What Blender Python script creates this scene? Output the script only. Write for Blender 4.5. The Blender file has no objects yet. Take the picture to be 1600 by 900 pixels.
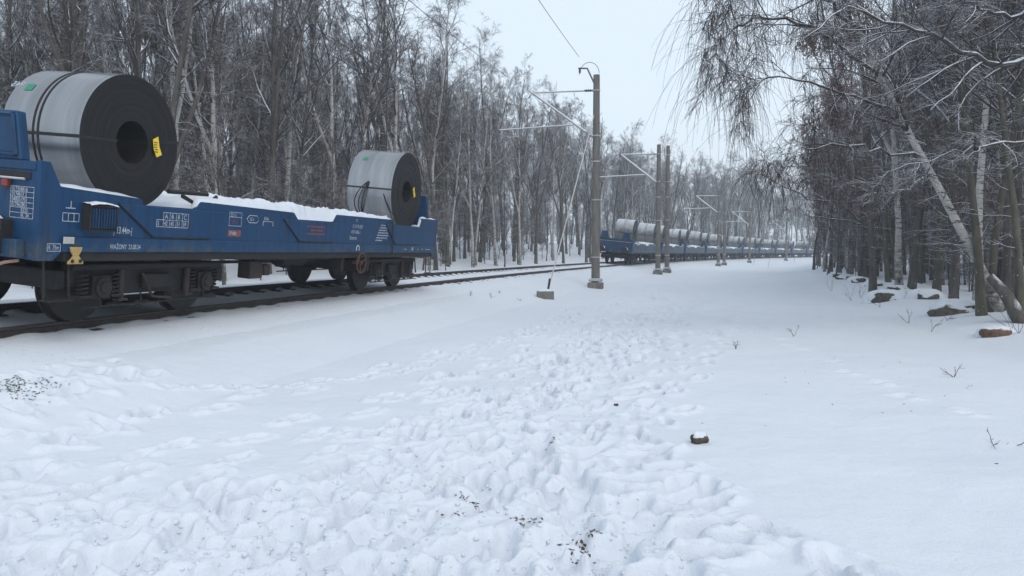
import bpy, math, random
import numpy as np
from mathutils import Matrix, Vector
PI = math.pi
scene = bpy.context.scene
col = scene.collection
R = math.radians

# ------------------------------------------------------------------ camera, sky, sun, exposure
EYE = 1.55
PITCH = .0471
cam_d = bpy.data.cameras.new('camera')
cam = bpy.data.objects.new('camera', cam_d); col.objects.link(cam)
cam_d.sensor_width = 36.0
cam_d.lens = 36.0 * 1160.0 / 1600.0
cam_d.clip_start = .05; cam_d.clip_end = 6000
cam.location = (0, 0, EYE)
cam.rotation_euler = (PI / 2 - PITCH, 0, 0)
scene.camera = cam
scene.view_settings.view_transform = 'Standard'
scene.view_settings.look = 'None'
scene.view_settings.exposure = 0.0
scene.view_settings.gamma = 1.0
scene.view_settings.use_curve_mapping = False
scene.render.engine = 'CYCLES'
scene.cycles.use_denoising = True
scene.cycles.max_bounces = 6
scene.cycles.diffuse_bounces = 3
scene.cycles.glossy_bounces = 2
scene.cycles.volume_bounces = 1
scene.cycles.caustics_reflective = False
scene.cycles.caustics_refractive = False

SUN_EL, SUN_AZ = R(48), R(150)
world = bpy.data.worlds.new('World'); scene.world = world
world.use_nodes = True
wn = world.node_tree; wn.nodes.clear()
wo = wn.nodes.new('ShaderNodeOutputWorld')
sky = wn.nodes.new('ShaderNodeTexSky'); sky.sky_type = 'NISHITA'; sky.sun_disc = False
sky.sun_elevation = SUN_EL; sky.sun_rotation = SUN_AZ; sky.dust_density = 6; sky.air_density = 1.0
b1 = wn.nodes.new('ShaderNodeBackground'); b1.inputs[1].default_value = .05
wn.links.new(sky.outputs[0], b1.inputs[0])
b2 = wn.nodes.new('ShaderNodeBackground'); b2.inputs[0].default_value = (.645, .73, .80, 1); b2.inputs[1].default_value = 1.12
ad = wn.nodes.new('ShaderNodeAddShader')
wn.links.new(b1.outputs[0], ad.inputs[0]); wn.links.new(b2.outputs[0], ad.inputs[1]); wn.links.new(ad.outputs[0], wo.inputs[0])
sun_d = bpy.data.lights.new('sun', 'SUN'); sun_d.energy = .5; sun_d.angle = R(40); sun_d.color = (1, .97, .93)
sun = bpy.data.objects.new('sun', sun_d); col.objects.link(sun)
sun.location = (0, 0, 60)
sun.rotation_euler = Vector((math.sin(SUN_AZ) * math.cos(SUN_EL), math.cos(SUN_AZ) * math.cos(SUN_EL), math.sin(SUN_EL))).to_track_quat('Z', 'Y').to_euler()

# ------------------------------------------------------------------ materials
def mat(name, base=(.5, .5, .5), rough=.6, metal=0.0, spec=.5):
    m = bpy.data.materials.new(name); m.use_nodes = True
    b = m.node_tree.nodes['Principled BSDF']
    b.inputs['Base Color'].default_value = (*base, 1); b.inputs['Roughness'].default_value = rough
    b.inputs['Metallic'].default_value = metal; b.inputs['Specular IOR Level'].default_value = spec
    return m
class N:
    """small wrapper for node graphs"""
    def __init__(s, m): s.m = m; s.t = m.node_tree; s.b = s.t.nodes['Principled BSDF']
    def new(s, ty, **kw):
        n = s.t.nodes.new(ty)
        for k, v in kw.items(): setattr(n, k, v)
        return n
    def link(s, a, b): s.t.links.new(a, b)
    def coord(s, kind='Object', scale=(1, 1, 1)):
        c = s.new('ShaderNodeTexCoord'); mp = s.new('ShaderNodeMapping'); mp.inputs['Scale'].default_value = scale
        s.link(c.outputs[kind], mp.inputs[0]); return mp.outputs[0]
    def pos(s, scale=(1, 1, 1)):
        g = s.new('ShaderNodeNewGeometry'); mp = s.new('ShaderNodeMapping'); mp.inputs['Scale'].default_value = scale
        s.link(g.outputs['Position'], mp.inputs[0]); return mp.outputs[0]
    def noise(s, vec, scale=5, detail=4, rough=.6):
        n = s.new('ShaderNodeTexNoise'); n.inputs['Scale'].default_value = scale; n.inputs['Detail'].default_value = detail
        n.inputs['Roughness'].default_value = rough; s.link(vec, n.inputs['Vector']); return n.outputs['Fac']
    def ramp(s, fac, stops):
        r = s.new('ShaderNodeValToRGB'); e = r.color_ramp.elements
        while len(e) < len(stops): e.new(.5)
        for i, (p, c) in enumerate(stops):
            e[i].position = p; e[i].color = (*c, 1) if len(c) == 3 else c
        s.link(fac, r.inputs[0]); return r.outputs[0]
    def mix(s, fac, a, b):
        n = s.new('ShaderNodeMix', data_type='RGBA')
        if isinstance(fac, (int, float)): n.inputs[0].default_value = fac
        else: s.link(fac, n.inputs[0])
        for i, v in ((6, a), (7, b)):
            if isinstance(v, tuple): n.inputs[i].default_value = (*v, 1)
            else: s.link(v, n.inputs[i])
        return n.outputs[2]
    def math(s, op, a, b=0.0, clamp=False):
        n = s.new('ShaderNodeMath', operation=op); n.use_clamp = clamp
        for i, v in ((0, a), (1, b)):
            if isinstance(v, (int, float)): n.inputs[i].default_value = v
            else: s.link(v, n.inputs[i])
        return n.outputs[0]
    def upness(s):
        g = s.new('ShaderNodeNewGeometry'); x = s.new('ShaderNodeSeparateXYZ'); s.link(g.outputs['Normal'], x.inputs[0]); return x.outputs[2]
    def maprange(s, v, a, b):
        n = s.new('ShaderNodeMapRange'); n.inputs[1].default_value = a; n.inputs[2].default_value = b; s.link(v, n.inputs[0]); return n.outputs[0]
    def bump(s, h, strength=.3, dist=.02):
        n = s.new('ShaderNodeBump'); n.inputs['Strength'].default_value = strength; n.inputs['Distance'].default_value = dist
        s.link(h, n.inputs['Height']); s.link(n.outputs[0], s.b.inputs['Normal'])
    def base(s, c): s.link(c, s.b.inputs['Base Color'])
    def rough(s, c): s.link(c, s.b.inputs['Roughness'])
SNOWC = (.63, .675, .735)
M = {}
def snow_mat(name, fine=1.0):
    m = mat(name, SNOWC, .75, 0, .25); g = N(m)
    p = g.pos()
    a = g.noise(p, 9, 5, .65); b = g.noise(p, 60, 3, .6); c = g.noise(p, .6, 3)
    g.base(g.mix(c, (.575, .625, .695), (.645, .69, .75)))
    d = g.noise(p, 170, 2, .6)
    h = g.math('ADD', g.math('ADD', g.math('MULTIPLY', a, .7), g.math('MULTIPLY', b, .36)), g.math('MULTIPLY', d, .14))
    g.bump(h, .5 * fine, .03)
    return m
M['snow'] = snow_mat('snow'); M['snow_soft'] = snow_mat('snow_soft', .7)
def dirty_snow():
    m = snow_mat('snow_dirty', .9); g = N(m); p = g.pos()
    clean = m.node_tree.nodes['Principled BSDF'].inputs['Base Color'].links[0].from_socket
    sp = g.maprange(g.noise(p, 16, 5, .75), .60, .68); wd = g.maprange(g.noise(p, .8, 3), .42, .6)
    g.base(g.mix(g.math('MULTIPLY', sp, g.math('ADD', g.math('MULTIPLY', wd, .6), .15)), clean, (.07, .06, .05))); return m
M['snow_dirty'] = dirty_snow()
def snowed(name, c0, c1, scale=4, lo=.45, hi=.75, rough=.85, stretch=(1, 1, 1), speck=.0, band=None, amount=.3):
    """bark or stone with snow lying on the faces that look up"""
    m = mat(name, c0, rough, 0, .3); g = N(m)
    p = g.coord('Object', stretch); w = g.pos()
    n1 = g.noise(p, scale, 5, .65)
    c = g.mix(g.maprange(n1, .35, .68), c0, c1)
    if band:
        n2 = g.noise(g.coord('Object', (2.2, 2.2, 14)), 1.3, 4, .7)
        c = g.mix(g.maprange(n2, .56, .63), c, band)
        zz = g.new('ShaderNodeSeparateXYZ'); g.link(g.coord('Object'), zz.inputs[0])
        low = g.maprange(zz.outputs[2], 1.8, .1)
        c = g.mix(g.math('MULTIPLY', low, g.maprange(g.noise(p, 6, 4), .3, .6)), c, band)
    g.bump(n1, .6, .03)
    n3 = g.noise(w, 3.0, 3, .6)
    u = g.math('ADD', g.upness(), g.math('MULTIPLY', g.math('SUBTRACT', n3, .5), amount * 4))
    f = g.maprange(u, lo, hi)
    if speck:
        n4 = g.noise(w, 11, 3, .7)
        f = g.math('MAXIMUM', f, g.math('MULTIPLY', g.maprange(n4, .66, .72), speck))
    g.base(g.mix(f, c, SNOWC))
    return m
M['bark_dark'] = snowed('bark_dark', (.05, .046, .043), (.11, .102, .095), 6, .5, .8, stretch=(1, 1, .25), speck=.65)
M['bark_moss'] = snowed('bark_moss', (.055, .054, .042), (.11, .108, .082), 5, .5, .8, stretch=(1, 1, .3), speck=.55)
M['bark_birch'] = snowed('bark_birch', (.36, .35, .33), (.5, .49, .47), 5, .5, .8, band=(.035, .032, .03), speck=.4)
M['twig'] = snowed('twig', (.042, .039, .039), (.085, .078, .077), 8, .46, .8, amount=.44)
M['twig_birch'] = snowed('twig_birch', (.042, .033, .032), (.08, .064, .062), 8, .62, .9, amount=.38)
M['twig_red'] = snowed('twig_red', (.05, .036, .033), (.09, .064, .058), 8, .58, .88, amount=.38)
M['limb'] = snowed('limb', (.036, .033, .031), (.08, .072, .066), 8, .22, .45, amount=.22)
M['leaf_brown'] = snowed('leaf_brown', (.16, .068, .036), (.25, .11, .055), 20, .9, 1.3, amount=.2)
M['stone_brown'] = snowed('stone_brown', (.05, .038, .026), (.11, .088, .066), 14, .52, .66, speck=0, amount=.1)
M['stone'] = snowed('stone', (.055, .048, .042), (.12, .108, .096), 14, .55, .7, speck=0, amount=.12)
M['stone_red'] = snowed('stone_red', (.085, .05, .036), (.15, .09, .065), 9, .62, .72, amount=.1)
M['concrete'] = snowed('concrete', (.13, .12, .11), (.21, .2, .185), 9, .75, .9, stretch=(1, 1, .5), amount=.08)
M['mast'] = snowed('mast', (.115, .108, .098), (.19, .18, .165), 7, .7, .9, stretch=(1, 1, .18), amount=.05)
M['steel_snow'] = snowed('steel_snow', (.26, .265, .27), (.38, .385, .39), 20, -.1, .3, rough=.5, amount=.1)
M['sleeper'] = snowed('sleeper', (.035, .032, .03), (.07, .065, .06), 8, 1.5, 1.8, amount=.4)
M['wire'] = mat('wire', (.045, .045, .048), .5, .4)
M['insulator'] = mat('insulator', (.05, .035, .03), .25)
def rail_m():
    m = mat('rail_steel', (.03, .026, .024), .55, .2); g = N(m)
    u = g.upness(); n = g.noise(g.pos((1, 1, 1)), 14, 4)
    side = g.mix(n, (.018, .015, .014), (.05, .038, .03))
    f = g.maprange(u, .9, .97)
    g.base(g.mix(f, side, (.055, .052, .052))); return m
M['rail'] = rail_m()
def paint_blue():
    m = mat('blue_paint', (.018, .062, .155), .5, 0, .3); g = N(m)
    p = g.coord('Object')
    n = g.noise(p, 1.6, 5, .6); st = g.noise(g.coord('Object', (5, 5, .35)), 2.2, 4, .7); gr = g.noise(p, 26, 4, .7)
    c = g.mix(n, (.004, .040, .108), (.008, .054, .142))
    c = g.mix(g.math('MULTIPLY', g.maprange(st, .48, .72), .75), c, (.006, .018, .034))
    st2 = g.noise(g.coord('Object', (9, 9, .5)), 1.7, 5, .75)
    c = g.mix(g.math('MULTIPLY', g.maprange(st2, .52, .74), .5), c, (.05, .05, .052))
    c = g.mix(g.math('MULTIPLY', g.maprange(gr, .7, .85), .12), c, (.05, .075, .10))
    zz = g.new('ShaderNodeSeparateXYZ'); g.link(p, zz.inputs[0])
    low = g.maprange(zz.outputs[2], 1.1, .86)
    c = g.mix(g.math('MULTIPLY', low, g.maprange(g.noise(g.coord('Object', (1, 1, 1)), 3.5, 5, .7), .46, .7)), c, (.09, .10, .085))
    g.base(c)
    return m
M['blue'] = paint_blue()
def grime(name, a, b, scale=9, rough=.75, metal=0.0):
    m = mat(name, a, rough, metal); g = N(m)
    n = g.noise(g.coord('Object'), scale, 5, .65); g.base(g.mix(g.maprange(n, .3, .7), a, b)); return m
M['black_iron'] = grime('black_iron', (.007, .007, .008), (.021, .019, .019))
M['black_edge'] = grime('black_edge', (.008, .008, .009), (.02, .02, .021))
M['tyre'] = grime('wheel_steel', (.009, .009, .009), (.028, .025, .023), 6, .6, .3)
M['brown_iron'] = grime('brown_iron', (.02, .015, .014), (.045, .032, .028))
M['red_iron'] = grime('red_iron', (.05, .022, .019), (.11, .045, .034), 14, .6)
M['yellow_paint'] = grime('yellow_paint', (.34, .22, .075), (.5, .35, .13), 16)
M['yellow_tag'] = mat('yellow_tag', (.85, .60, .04), .5)
M['ink'] = mat('black_ink', (.03, .03, .02), .7)
M['green_tag'] = mat('green_tag', (.012, .21, .115), .5)
M['white_paint'] = grime('white_paint', (.16, .21, .28), (.58, .62, .66), 34)
M['red_paint'] = grime('red_paint', (.09, .04, .06), (.27, .09, .085), 30)
M['plate_grey'] = grime('plate_grey', (.36, .35, .33), (.5, .49, .46), 20)
M['hose'] = grime('hose', (.25, .15, .10), (.36, .24, .18), 14)
M['lamp_red'] = mat('lamp_red', (.2, .03, .02), .5)
def coil_body():
    m = mat('coil_sheet', (.36, .37, .385), .3, 1.0); g = N(m)
    p = g.coord('Object')
    n = g.noise(g.coord('Object', (.3, 3.5, .3)), 2.0, 3, .5); sp = g.noise(g.coord('Object', (.5, 14, .5)), 2.0, 3, .6)
    c = g.mix(g.maprange(n, .3, .7), (.36, .37, .385), (.25, .26, .27))
    c = g.mix(g.math('MULTIPLY', g.maprange(sp, .5, .8), .4), c, (.19, .195, .20))
    g.base(c); g.b.inputs['Roughness'].default_value = .27; return m
M['coil'] = coil_body()
def coil_face():
    m = mat('coil_edge', (.035, .034, .036), .55, .5); g = N(m)
    c = g.coord('Object', (1, 0, 1)); ln = g.new('ShaderNodeVectorMath', operation='LENGTH'); g.link(c, ln.inputs[0])
    cb = g.new('ShaderNodeCombineXYZ'); g.link(ln.outputs['Value'], cb.inputs[0])
    n = g.noise(cb.outputs[0], 55, 3, .75); n2 = g.noise(cb.outputs[0], 9, 3, .7)
    f = g.math('ADD', g.math('MULTIPLY', n, .5), g.math('MULTIPLY', n2, .5))
    g.base(g.mix(g.maprange(f, .3, .7), (.014, .014, .016), (.030, .029, .032))); g.bump(n, .25, .01); return m
M['coil_face'] = coil_face()
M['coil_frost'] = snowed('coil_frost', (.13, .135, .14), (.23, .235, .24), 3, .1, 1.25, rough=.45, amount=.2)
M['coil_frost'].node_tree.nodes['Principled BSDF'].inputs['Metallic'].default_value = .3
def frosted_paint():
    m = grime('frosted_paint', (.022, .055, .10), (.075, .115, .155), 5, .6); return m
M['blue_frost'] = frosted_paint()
M['litter'] = grime('litter', (.04, .03, .022), (.10, .078, .055), 30, .9)
M['dry_stem'] = grime('dry_stem', (.07, .05, .035), (.13, .10, .07), 20, .9)
M['dark_leaf'] = grime('dark_leaf', (.012, .03, .016), (.03, .06, .03), 20, .6)

# ------------------------------------------------------------------ mesh helpers
def mesh_np(name, V, Fs, m, smooth=True, mi=None):
    """V (n,3); Fs list of int arrays (k,4) or (k,3)"""
    me = bpy.data.meshes.new(name)
    V = np.asarray(V, dtype=np.float32)
    me.vertices.add(len(V)); me.vertices.foreach_set('co', V.ravel())
    tot = sum(f.size for f in Fs); cnt = sum(len(f) for f in Fs)
    me.loops.add(tot); me.polygons.add(cnt)
    me.loops.foreach_set('vertex_index', np.concatenate([f.ravel() for f in Fs]).astype(np.int32))
    sizes = np.concatenate([np.full(len(f), f.shape[1]) for f in Fs])
    st = np.concatenate([[0], np.cumsum(sizes)[:-1]]).astype(np.int32)
    me.polygons.foreach_set('loop_start', st)
    me.polygons.foreach_set('use_smooth', np.full(cnt, smooth))
    for x in (m if isinstance(m, (list, tuple)) else [m]): me.materials.append(x)
    if mi is not None: me.polygons.foreach_set('material_index', np.asarray(mi, dtype=np.int32))
    me.update(calc_edges=True)
    return me
def link(name, me, parent=None):
    o = bpy.data.objects.new(name, me); col.objects.link(o)
    if parent: o.parent = parent
    return o
def empty(name, loc=(0, 0, 0), rz=0.0):
    o = bpy.data.objects.new(name, None); col.objects.link(o); o.location = loc; o.rotation_euler = (0, 0, rz); o.empty_display_size = .3
    return o
def tag(o, label=None, cat=None, group=None, kind=None):
    if label: o['label'] = label
    if cat: o['category'] = cat
    if group: o['group'] = group
    if kind: o['kind'] = kind
    return o
def copy_tree(o, parent=None, skip=()):
    c = o.copy(); col.objects.link(c)
    if parent is not None: c.parent = parent
    for ch in list(o.children):
        if ch.name.split('.')[0] in skip: continue
        copy_tree(ch, c, skip)
    return c
def nrm(a): return a / np.maximum(np.linalg.norm(a, axis=-1, keepdims=True), 1e-9)
def tubes(P, r, S):
    """P (N,K,3), r (N,K) -> verts, quads"""
    P = np.asarray(P, float); r = np.asarray(r, float); Nn, K, _ = P.shape
    T = np.gradient(P, axis=1); T = nrm(T)
    ref = np.where(np.abs(T[:, :1, 2:3]) > .8, np.array([1., .2, 0]), np.array([0., 0, 1.]))
    u = nrm(np.cross(np.broadcast_to(ref, T.shape), T)); v = np.cross(T, u)
    a = np.arange(S) * 2 * PI / S + PI / 2
    V = P[:, :, None] + r[:, :, None, None] * (np.cos(a)[None, None, :, None] * u[:, :, None] + np.sin(a)[None, None, :, None] * v[:, :, None])
    idx = np.arange(Nn * K * S).reshape(Nn, K, S)
    A = idx[:, :-1]; B = idx[:, 1:]
    q = np.stack([A, np.roll(A, -1, 2), np.roll(B, -1, 2), B], -1).reshape(-1, 4)
    return V.reshape(-1, 3), q
class MB:
    def __init__(s): s.v = []; s.f = []
    def add(s, vs, fs):
        b = len(s.v); s.v += [tuple(map(float, v)) for v in vs]; s.f += [tuple(b + i for i in f) for f in fs]; return s
    def box(s, x0, x1, y0, y1, z0, z1):
        return s.add([(x, y, z) for z in (z0, z1) for y in (y0, y1) for x in (x0, x1)],
                     [(0, 2, 3, 1), (4, 5, 7, 6), (0, 1, 5, 4), (2, 6, 7, 3), (0, 4, 6, 2), (1, 3, 7, 5)])
    def prism(s, poly, a0, a1, axis='y'):
        """poly in the two other axes: axis y -> (x,z); x -> (y,z); z -> (x,y)"""
        n = len(poly)
        def pt(p, a): return {'y': (p[0], a, p[1]), 'x': (a, p[0], p[1]), 'z': (p[0], p[1], a)}[axis]
        vs = [pt(p, a0) for p in poly] + [pt(p, a1) for p in poly]
        fs = [tuple(range(n)), tuple(range(2 * n - 1, n - 1, -1))] + [(i, i + n, (i + 1) % n + n, (i + 1) % n) for i in range(n)]
        return s.add(vs, fs)
    def cyl(s, c, r, a0, a1, axis='y', n=20, r1=None):
        r1 = r if r1 is None else r1
        def pt(t, a, rr):
            p, q = rr * math.cos(t), rr * math.sin(t)
            return {'y': (c[0] + p, a, c[1] + q), 'x': (a, c[0] + p, c[1] + q), 'z': (c[0] + p, c[1] + q, a)}[axis]
        vs = [pt(2 * PI * i / n, a0, r) for i in range(n)] + [pt(2 * PI * i / n, a1, r1) for i in range(n)]
        return s.add(vs, [tuple(range(n)), tuple(range(2 * n - 1, n - 1, -1))] + [(i, i + n, (i + 1) % n + n, (i + 1) % n) for i in range(n)])
    def bar(s, pts, r, S=6):
        P = np.array([pts], float); rr = np.full((1, len(pts)), r) if np.isscalar(r) else np.array([r], float)
        V, q = tubes(P, rr, S); b = len(s.v); s.v += [tuple(v) for v in V]; s.f += [tuple(int(b + i) for i in f) for f in q]
        k = len(pts)
        s.f += [tuple(b + i for i in range(S)), tuple(b + (k - 1) * S + i for i in range(S))]
        return s
    def build(s, name, m, parent=None, smooth=False, bevel=0.0):
        me = bpy.data.meshes.new(name); me.from_pydata(s.v, [], s.f); me.materials.append(m)
        import bmesh
        bm = bmesh.new(); bm.from_mesh(me); bmesh.ops.recalc_face_normals(bm, faces=bm.faces)
        if bevel: bmesh.ops.bevel(bm, geom=bm.edges[:], offset=bevel, segments=1, affect='EDGES', clamp_overlap=True)
        bm.to_mesh(me); bm.free()
        if smooth:
            me.polygons.foreach_set('use_smooth', [True] * len(me.polygons)); me.set_sharp_from_angle(angle=R(38))
        me.update()
        return link(name, me, parent)

# value noise (numpy)
_perm = np.random.default_rng(7).random((256, 256))
def vnoise(x, y, seed=0):
    """gradient noise, about -.5 .. .5"""
    x = x + seed * 17.3; y = y + seed * 9.7
    xi = np.floor(x).astype(int); yi = np.floor(y).astype(int); fx = x - xi; fy = y - yi
    u = fx * fx * fx * (fx * (fx * 6 - 15) + 10); v = fy * fy * fy * (fy * (fy * 6 - 15) + 10)
    def g(a, b, dx, dy):
        t = _perm[a & 255, b & 255] * 6.2832; return np.cos(t) * dx + np.sin(t) * dy
    n0 = g(xi, yi, fx, fy) * (1 - u) + g(xi + 1, yi, fx - 1, fy) * u
    n1 = g(xi, yi + 1, fx, fy - 1) * (1 - u) + g(xi + 1, yi + 1, fx - 1, fy - 1) * u
    return (n0 * (1 - v) + n1 * v) * .8
def fbm(x, y, f, o=4, seed=0):
    r = 0; a = 1
    for i in range(o):
        r = r + a * vnoise(x * f, y * f, seed + i * 3); f *= 2.03; a *= .5
    return r

# ------------------------------------------------------------------ the canted, right-hand curve of the railway
TH, RC, DC = .216, 443.8, 8.05
CANT = math.atan(.15 / 1.5); CA, SA = math.cos(CANT), math.sin(CANT)
ZC = EYE - .827 + .075
C0 = np.array([-DC * math.cos(TH) + RC * math.cos(TH), DC * math.sin(TH) - RC * math.sin(TH)])
def head(s): return TH + np.asarray(s) / RC
def track(s, n, u):
    """s along the track, n to its right, u above the rail plane -> world points"""
    s, n, u = np.broadcast_arrays(np.asarray(s, float), np.asarray(n, float), np.asarray(u, float))
    h = head(s); off = -RC + n * CA + u * SA
    return np.stack([C0[0] + np.cos(h) * off, C0[1] - np.sin(h) * off, ZC - n * SA + u * CA], -1)
def flat(s, n):
    h = head(s); return C0[0] + np.cos(h) * (n - RC), C0[1] - np.sin(h) * (n - RC)
def to_sn(X, Y):
    dx, dy = X - C0[0], Y - C0[1]
    return (np.arctan2(dy, -dx) - TH) * RC, RC - np.hypot(dx, dy)
NB = [-400, -60, -26, -21, -14, -9, -6.5, -3.8, -2.5, -1.9, -1.7, 1.7, 1.9, 2.3, 3.4, 4.6, 6.0, 9, 12.5, 13.8, 15.2, 19, 60, 400]
ZB = [6.0, 3.6, 3.1, 2.8, 1.55, .75, .5, .52, .66, .70, .40, .30, .43, .37, .07, -.01, -.02, 0, .03, .26, .32, .16, .5, 1.5]
def base_h(X, Y):
    s, n = to_sn(X, Y)
    z = np.interp(n, NB, ZB)
    wob = np.clip((np.abs(n - .0) - 2.6) / 2, 0, 1)
    z = z + wob * (.10 * fbm(X, Y, .13, 3, 1) + .03 * fbm(X, Y, .7, 3, 2))
    fl = np.clip((-n - 5) / 4, 0, 1) + np.clip((n - 14) / 2, 0, 1)
    z = z + np.clip(fl, 0, 1) * (.28 * fbm(X, Y, .35, 4, 5))
    return z
def gz(x, y): return float(base_h(np.array([x]), np.array([y]))[0])
def ray(px, py):
    a, b = (px - 800) / 1160, -(py - 450) / 1160
    return np.array([a, math.cos(PITCH) + b * math.sin(PITCH), b * math.cos(PITCH) - math.sin(PITCH)])
def on_ground(px, py, z=None):
    d = ray(px, py); zz = 0.0 if z is None else z
    for _ in range(25):
        t = (zz - EYE) / d[2]; x, y = d[0] * t, d[1] * t
        if z is not None: break
        zz = .5 * zz + .5 * gz(x, y)
    return x, y, zz
def at_depth(px, py, Y):
    d = ray(px, py); t = Y / d[1]; return np.array([d[0] * t, Y, EYE + d[2] * t])

# ------------------------------------------------------------------ snow field
LITTER = [(733, 775, .3), (700, 800, .5), (826, 818, .1), (912, 835, 0), (908, 858, .4), (765, 720, .2)]
rng = np.random.default_rng(11)
def make_ground():
    def spread(c0, c1, step, ratio, lim):
        out = [step * ratio]
        while sum(out[-1:]) and out[-1] < 40 and sum(out) < lim: out.append(out[-1] * ratio)
        return np.cumsum(out)
    fx = spread(0, 0, .021, 1.023, 170); fy = spread(0, 0, .021, 1.0095, 270)
    xs = np.concatenate([-3.5 - fx[::-1], np.arange(-3.5, 1.9, .021), 1.9 + fx]); ys = np.concatenate([np.arange(3.25, 6.6, .021), 6.6 + fy])
    xs = np.concatenate([[-1600, -800, -400, -230], xs, [230, 400, 800, 1600]])
    ys = np.concatenate([[-600, -200, -60, -20, -8, -3, 0, 1, 1.8, 2.4, 2.8, 3.1], ys, [350, 500, 900, 1800]])
    X, Y = np.meshgrid(xs, ys); Z = base_h(X, Y)
    # the trampled path
    pth = np.array([(-2.4, 2.0), (-1.1, 3.8), (-.45, 5.2), (.35, 8.2), (1.5, 12.4), (4.2, 21), (9.6, 40), (20, 70)])
    wd = np.array([1.9, 1.5, 1.05, 1.1, 1.25, 1.5, 1.6, 1.4])
    near = (np.abs(X) < 60) & (Y > -5) & (Y < 90)
    cx = np.interp(Y, pth[:, 1], pth[:, 0]); cw = np.interp(Y, pth[:, 1], wd)
    d = np.abs(X - cx) / cw + .5 * fbm(X, Y, .9, 3, 8)
    mask = np.clip(1.25 - d, 0, 1) * near
    # broad churned patch in front of the camera, to the left of the path
    d2 = np.sqrt(((X + 2.2) / 2.6) ** 2 + ((Y - 3.8) / 2.2) ** 2) + .5 * fbm(X, Y, .8, 3, 9)
    mask = np.maximum(mask, np.clip(1.3 - d2, 0, 1) * .5 * near)
    d3 = np.sqrt(((X - 0.4) / .9) ** 2 + ((Y - 4.1) / 1.3) ** 2) + .5 * fbm(X, Y, 1.2, 3, 19)
    mask = np.maximum(mask, np.clip(1.15 - d3, 0, 1) * .8 * near)
    mask = mask * mask * (3 - 2 * mask)
    soft = np.clip(mask * 1.5, 0, 1)
    bil = np.abs(fbm(X, Y, 4.2, 2, 20)) * .7 + .6 * np.abs(fbm(X, Y, 9.5, 2, 23)) + .45 * np.abs(fbm(X, Y, 19, 1, 27))
    Z += soft * (-.025 + .03 * fbm(X, Y, 2.2, 2, 33) + .05 * bil * (.55 + .9 * np.clip(fbm(X, Y, 1.1, 2, 37) + .4, 0, 1)))
    Z += soft * np.clip((Y - 9) / 8, 0, 1) * .085 * fbm(X, Y, 1.5, 3, 61)
    Z += near * (.010 * fbm(X, Y, .9, 3, 30) + .009 * fbm(X, Y, 4, 4, 31))
    Z += near * .014 * np.sin(X * 1.2 + Y * 2.2 + 5 * fbm(X, Y, .25, 2, 50)) * np.clip((X - 1.2) / 3, 0, 1) * np.clip(1.5 - Y / 16, 0, 1)
    # single foot prints: (x, y, heading, scale)
    pr = []
    for _ in range(760):
        y = 2.6 + 50 * rng.random() ** 1.9
        x = np.interp(y, pth[:, 1], pth[:, 0]) + rng.normal() * np.interp(y, pth[:, 1], wd) * .62
        pr.append((x, y, rng.normal() * .35 + (.25 if rng.random() < .5 else .25 + PI), .8 + .35 * rng.random()))
    for _ in range(80):
        pr.append((-2.3 + rng.normal() * 1.5, 3.9 + rng.normal() * 1.1, rng.random() * 6.28, .8 + .4 * rng.random()))
    for _ in range(70):
        pr.append((.5 + rng.normal() * .45, 4.2 + rng.normal() * .7, rng.random() * 6.28, .8 + .4 * rng.random()))
    for _ in range(60):
        pr.append((-5.2 + rng.normal() * .8, 7.0 + rng.normal() * .45, rng.random() * 6.28, .7 + .5 * rng.random()))
    def trail(pxs, step=.62, w=.11, sc=.9):
        g = np.array([on_ground(*p)[:2] for p in pxs]); seg = np.hypot(*np.diff(g, axis=0).T); cs = np.concatenate([[0], np.cumsum(seg)])
        for i, s in enumerate(np.arange(0, cs[-1], step)):
            x, y = np.interp(s, cs, g[:, 0]), np.interp(s, cs, g[:, 1]); k = min(np.searchsorted(cs, s + 1e-6) - 1, len(seg) - 1); k = max(k, 0)
            hd = math.atan2(g[k + 1, 0] - g[k, 0], g[k + 1, 1] - g[k, 1]); sd = (1 if i % 2 else -1) * w
            pr.append((x + sd * math.cos(hd) + rng.normal() * .04, y - sd * math.sin(hd) + rng.normal() * .05, hd + rng.normal() * .12, sc))
    trail([(0, 690), (300, 640), (620, 570), (760, 540), (900, 490)])
    trail([(60, 780), (330, 690), (560, 640), (800, 560)])
    trail([(1120, 470), (1190, 520), (1250, 545), (1345, 585), (1430, 620), (1530, 655)], .8, .08, .7)
    trail([(1150, 455), (1140, 500), (1095, 570), (1010, 650), (1000, 720)])
    trail([(1040, 560), (1060, 500), (1110, 450), (1150, 430)], .6, .2)
    trail([(200, 600), (420, 605), (640, 580), (850, 515)], .35, .05, .6)
    DE = np.zeros_like(Z); RI = np.zeros_like(Z)
    for px, py, w in LITTER: pr.append((*on_ground(px, py)[:2], w, .6))
    for (x, y, h, sc) in pr:
        r = .34 * sc * (1 + max(y - 8, 0) / 30)
        i0, i1 = np.searchsorted(xs, (x - r, x + r)); j0, j1 = np.searchsorted(ys, (y - r, y + r))
        if i1 - i0 < 2 or j1 - j0 < 2: continue
        xx, yy = X[j0:j1, i0:i1] - x, Y[j0:j1, i0:i1] - y
        c, s_ = math.cos(h), math.sin(h)
        lx, ly = xx * c - yy * s_, xx * s_ + yy * c
        sc = sc * (1 + max(y - 8, 0) / 30)
        q = np.sqrt((lx / (.064 * sc * (1 - .3 * np.exp(-((ly / sc + .035) / .045) ** 2)))) ** 2 + (ly / (.155 * sc)) ** 2)
        q = q * (1 + .4 * vnoise(xx * 8 + x * 3, yy * 8 + y * 5))
        dep = rng.uniform(.035, .085)
        DE[j0:j1, i0:i1] = np.maximum(DE[j0:j1, i0:i1], dep / (1 + q ** 13))
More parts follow.
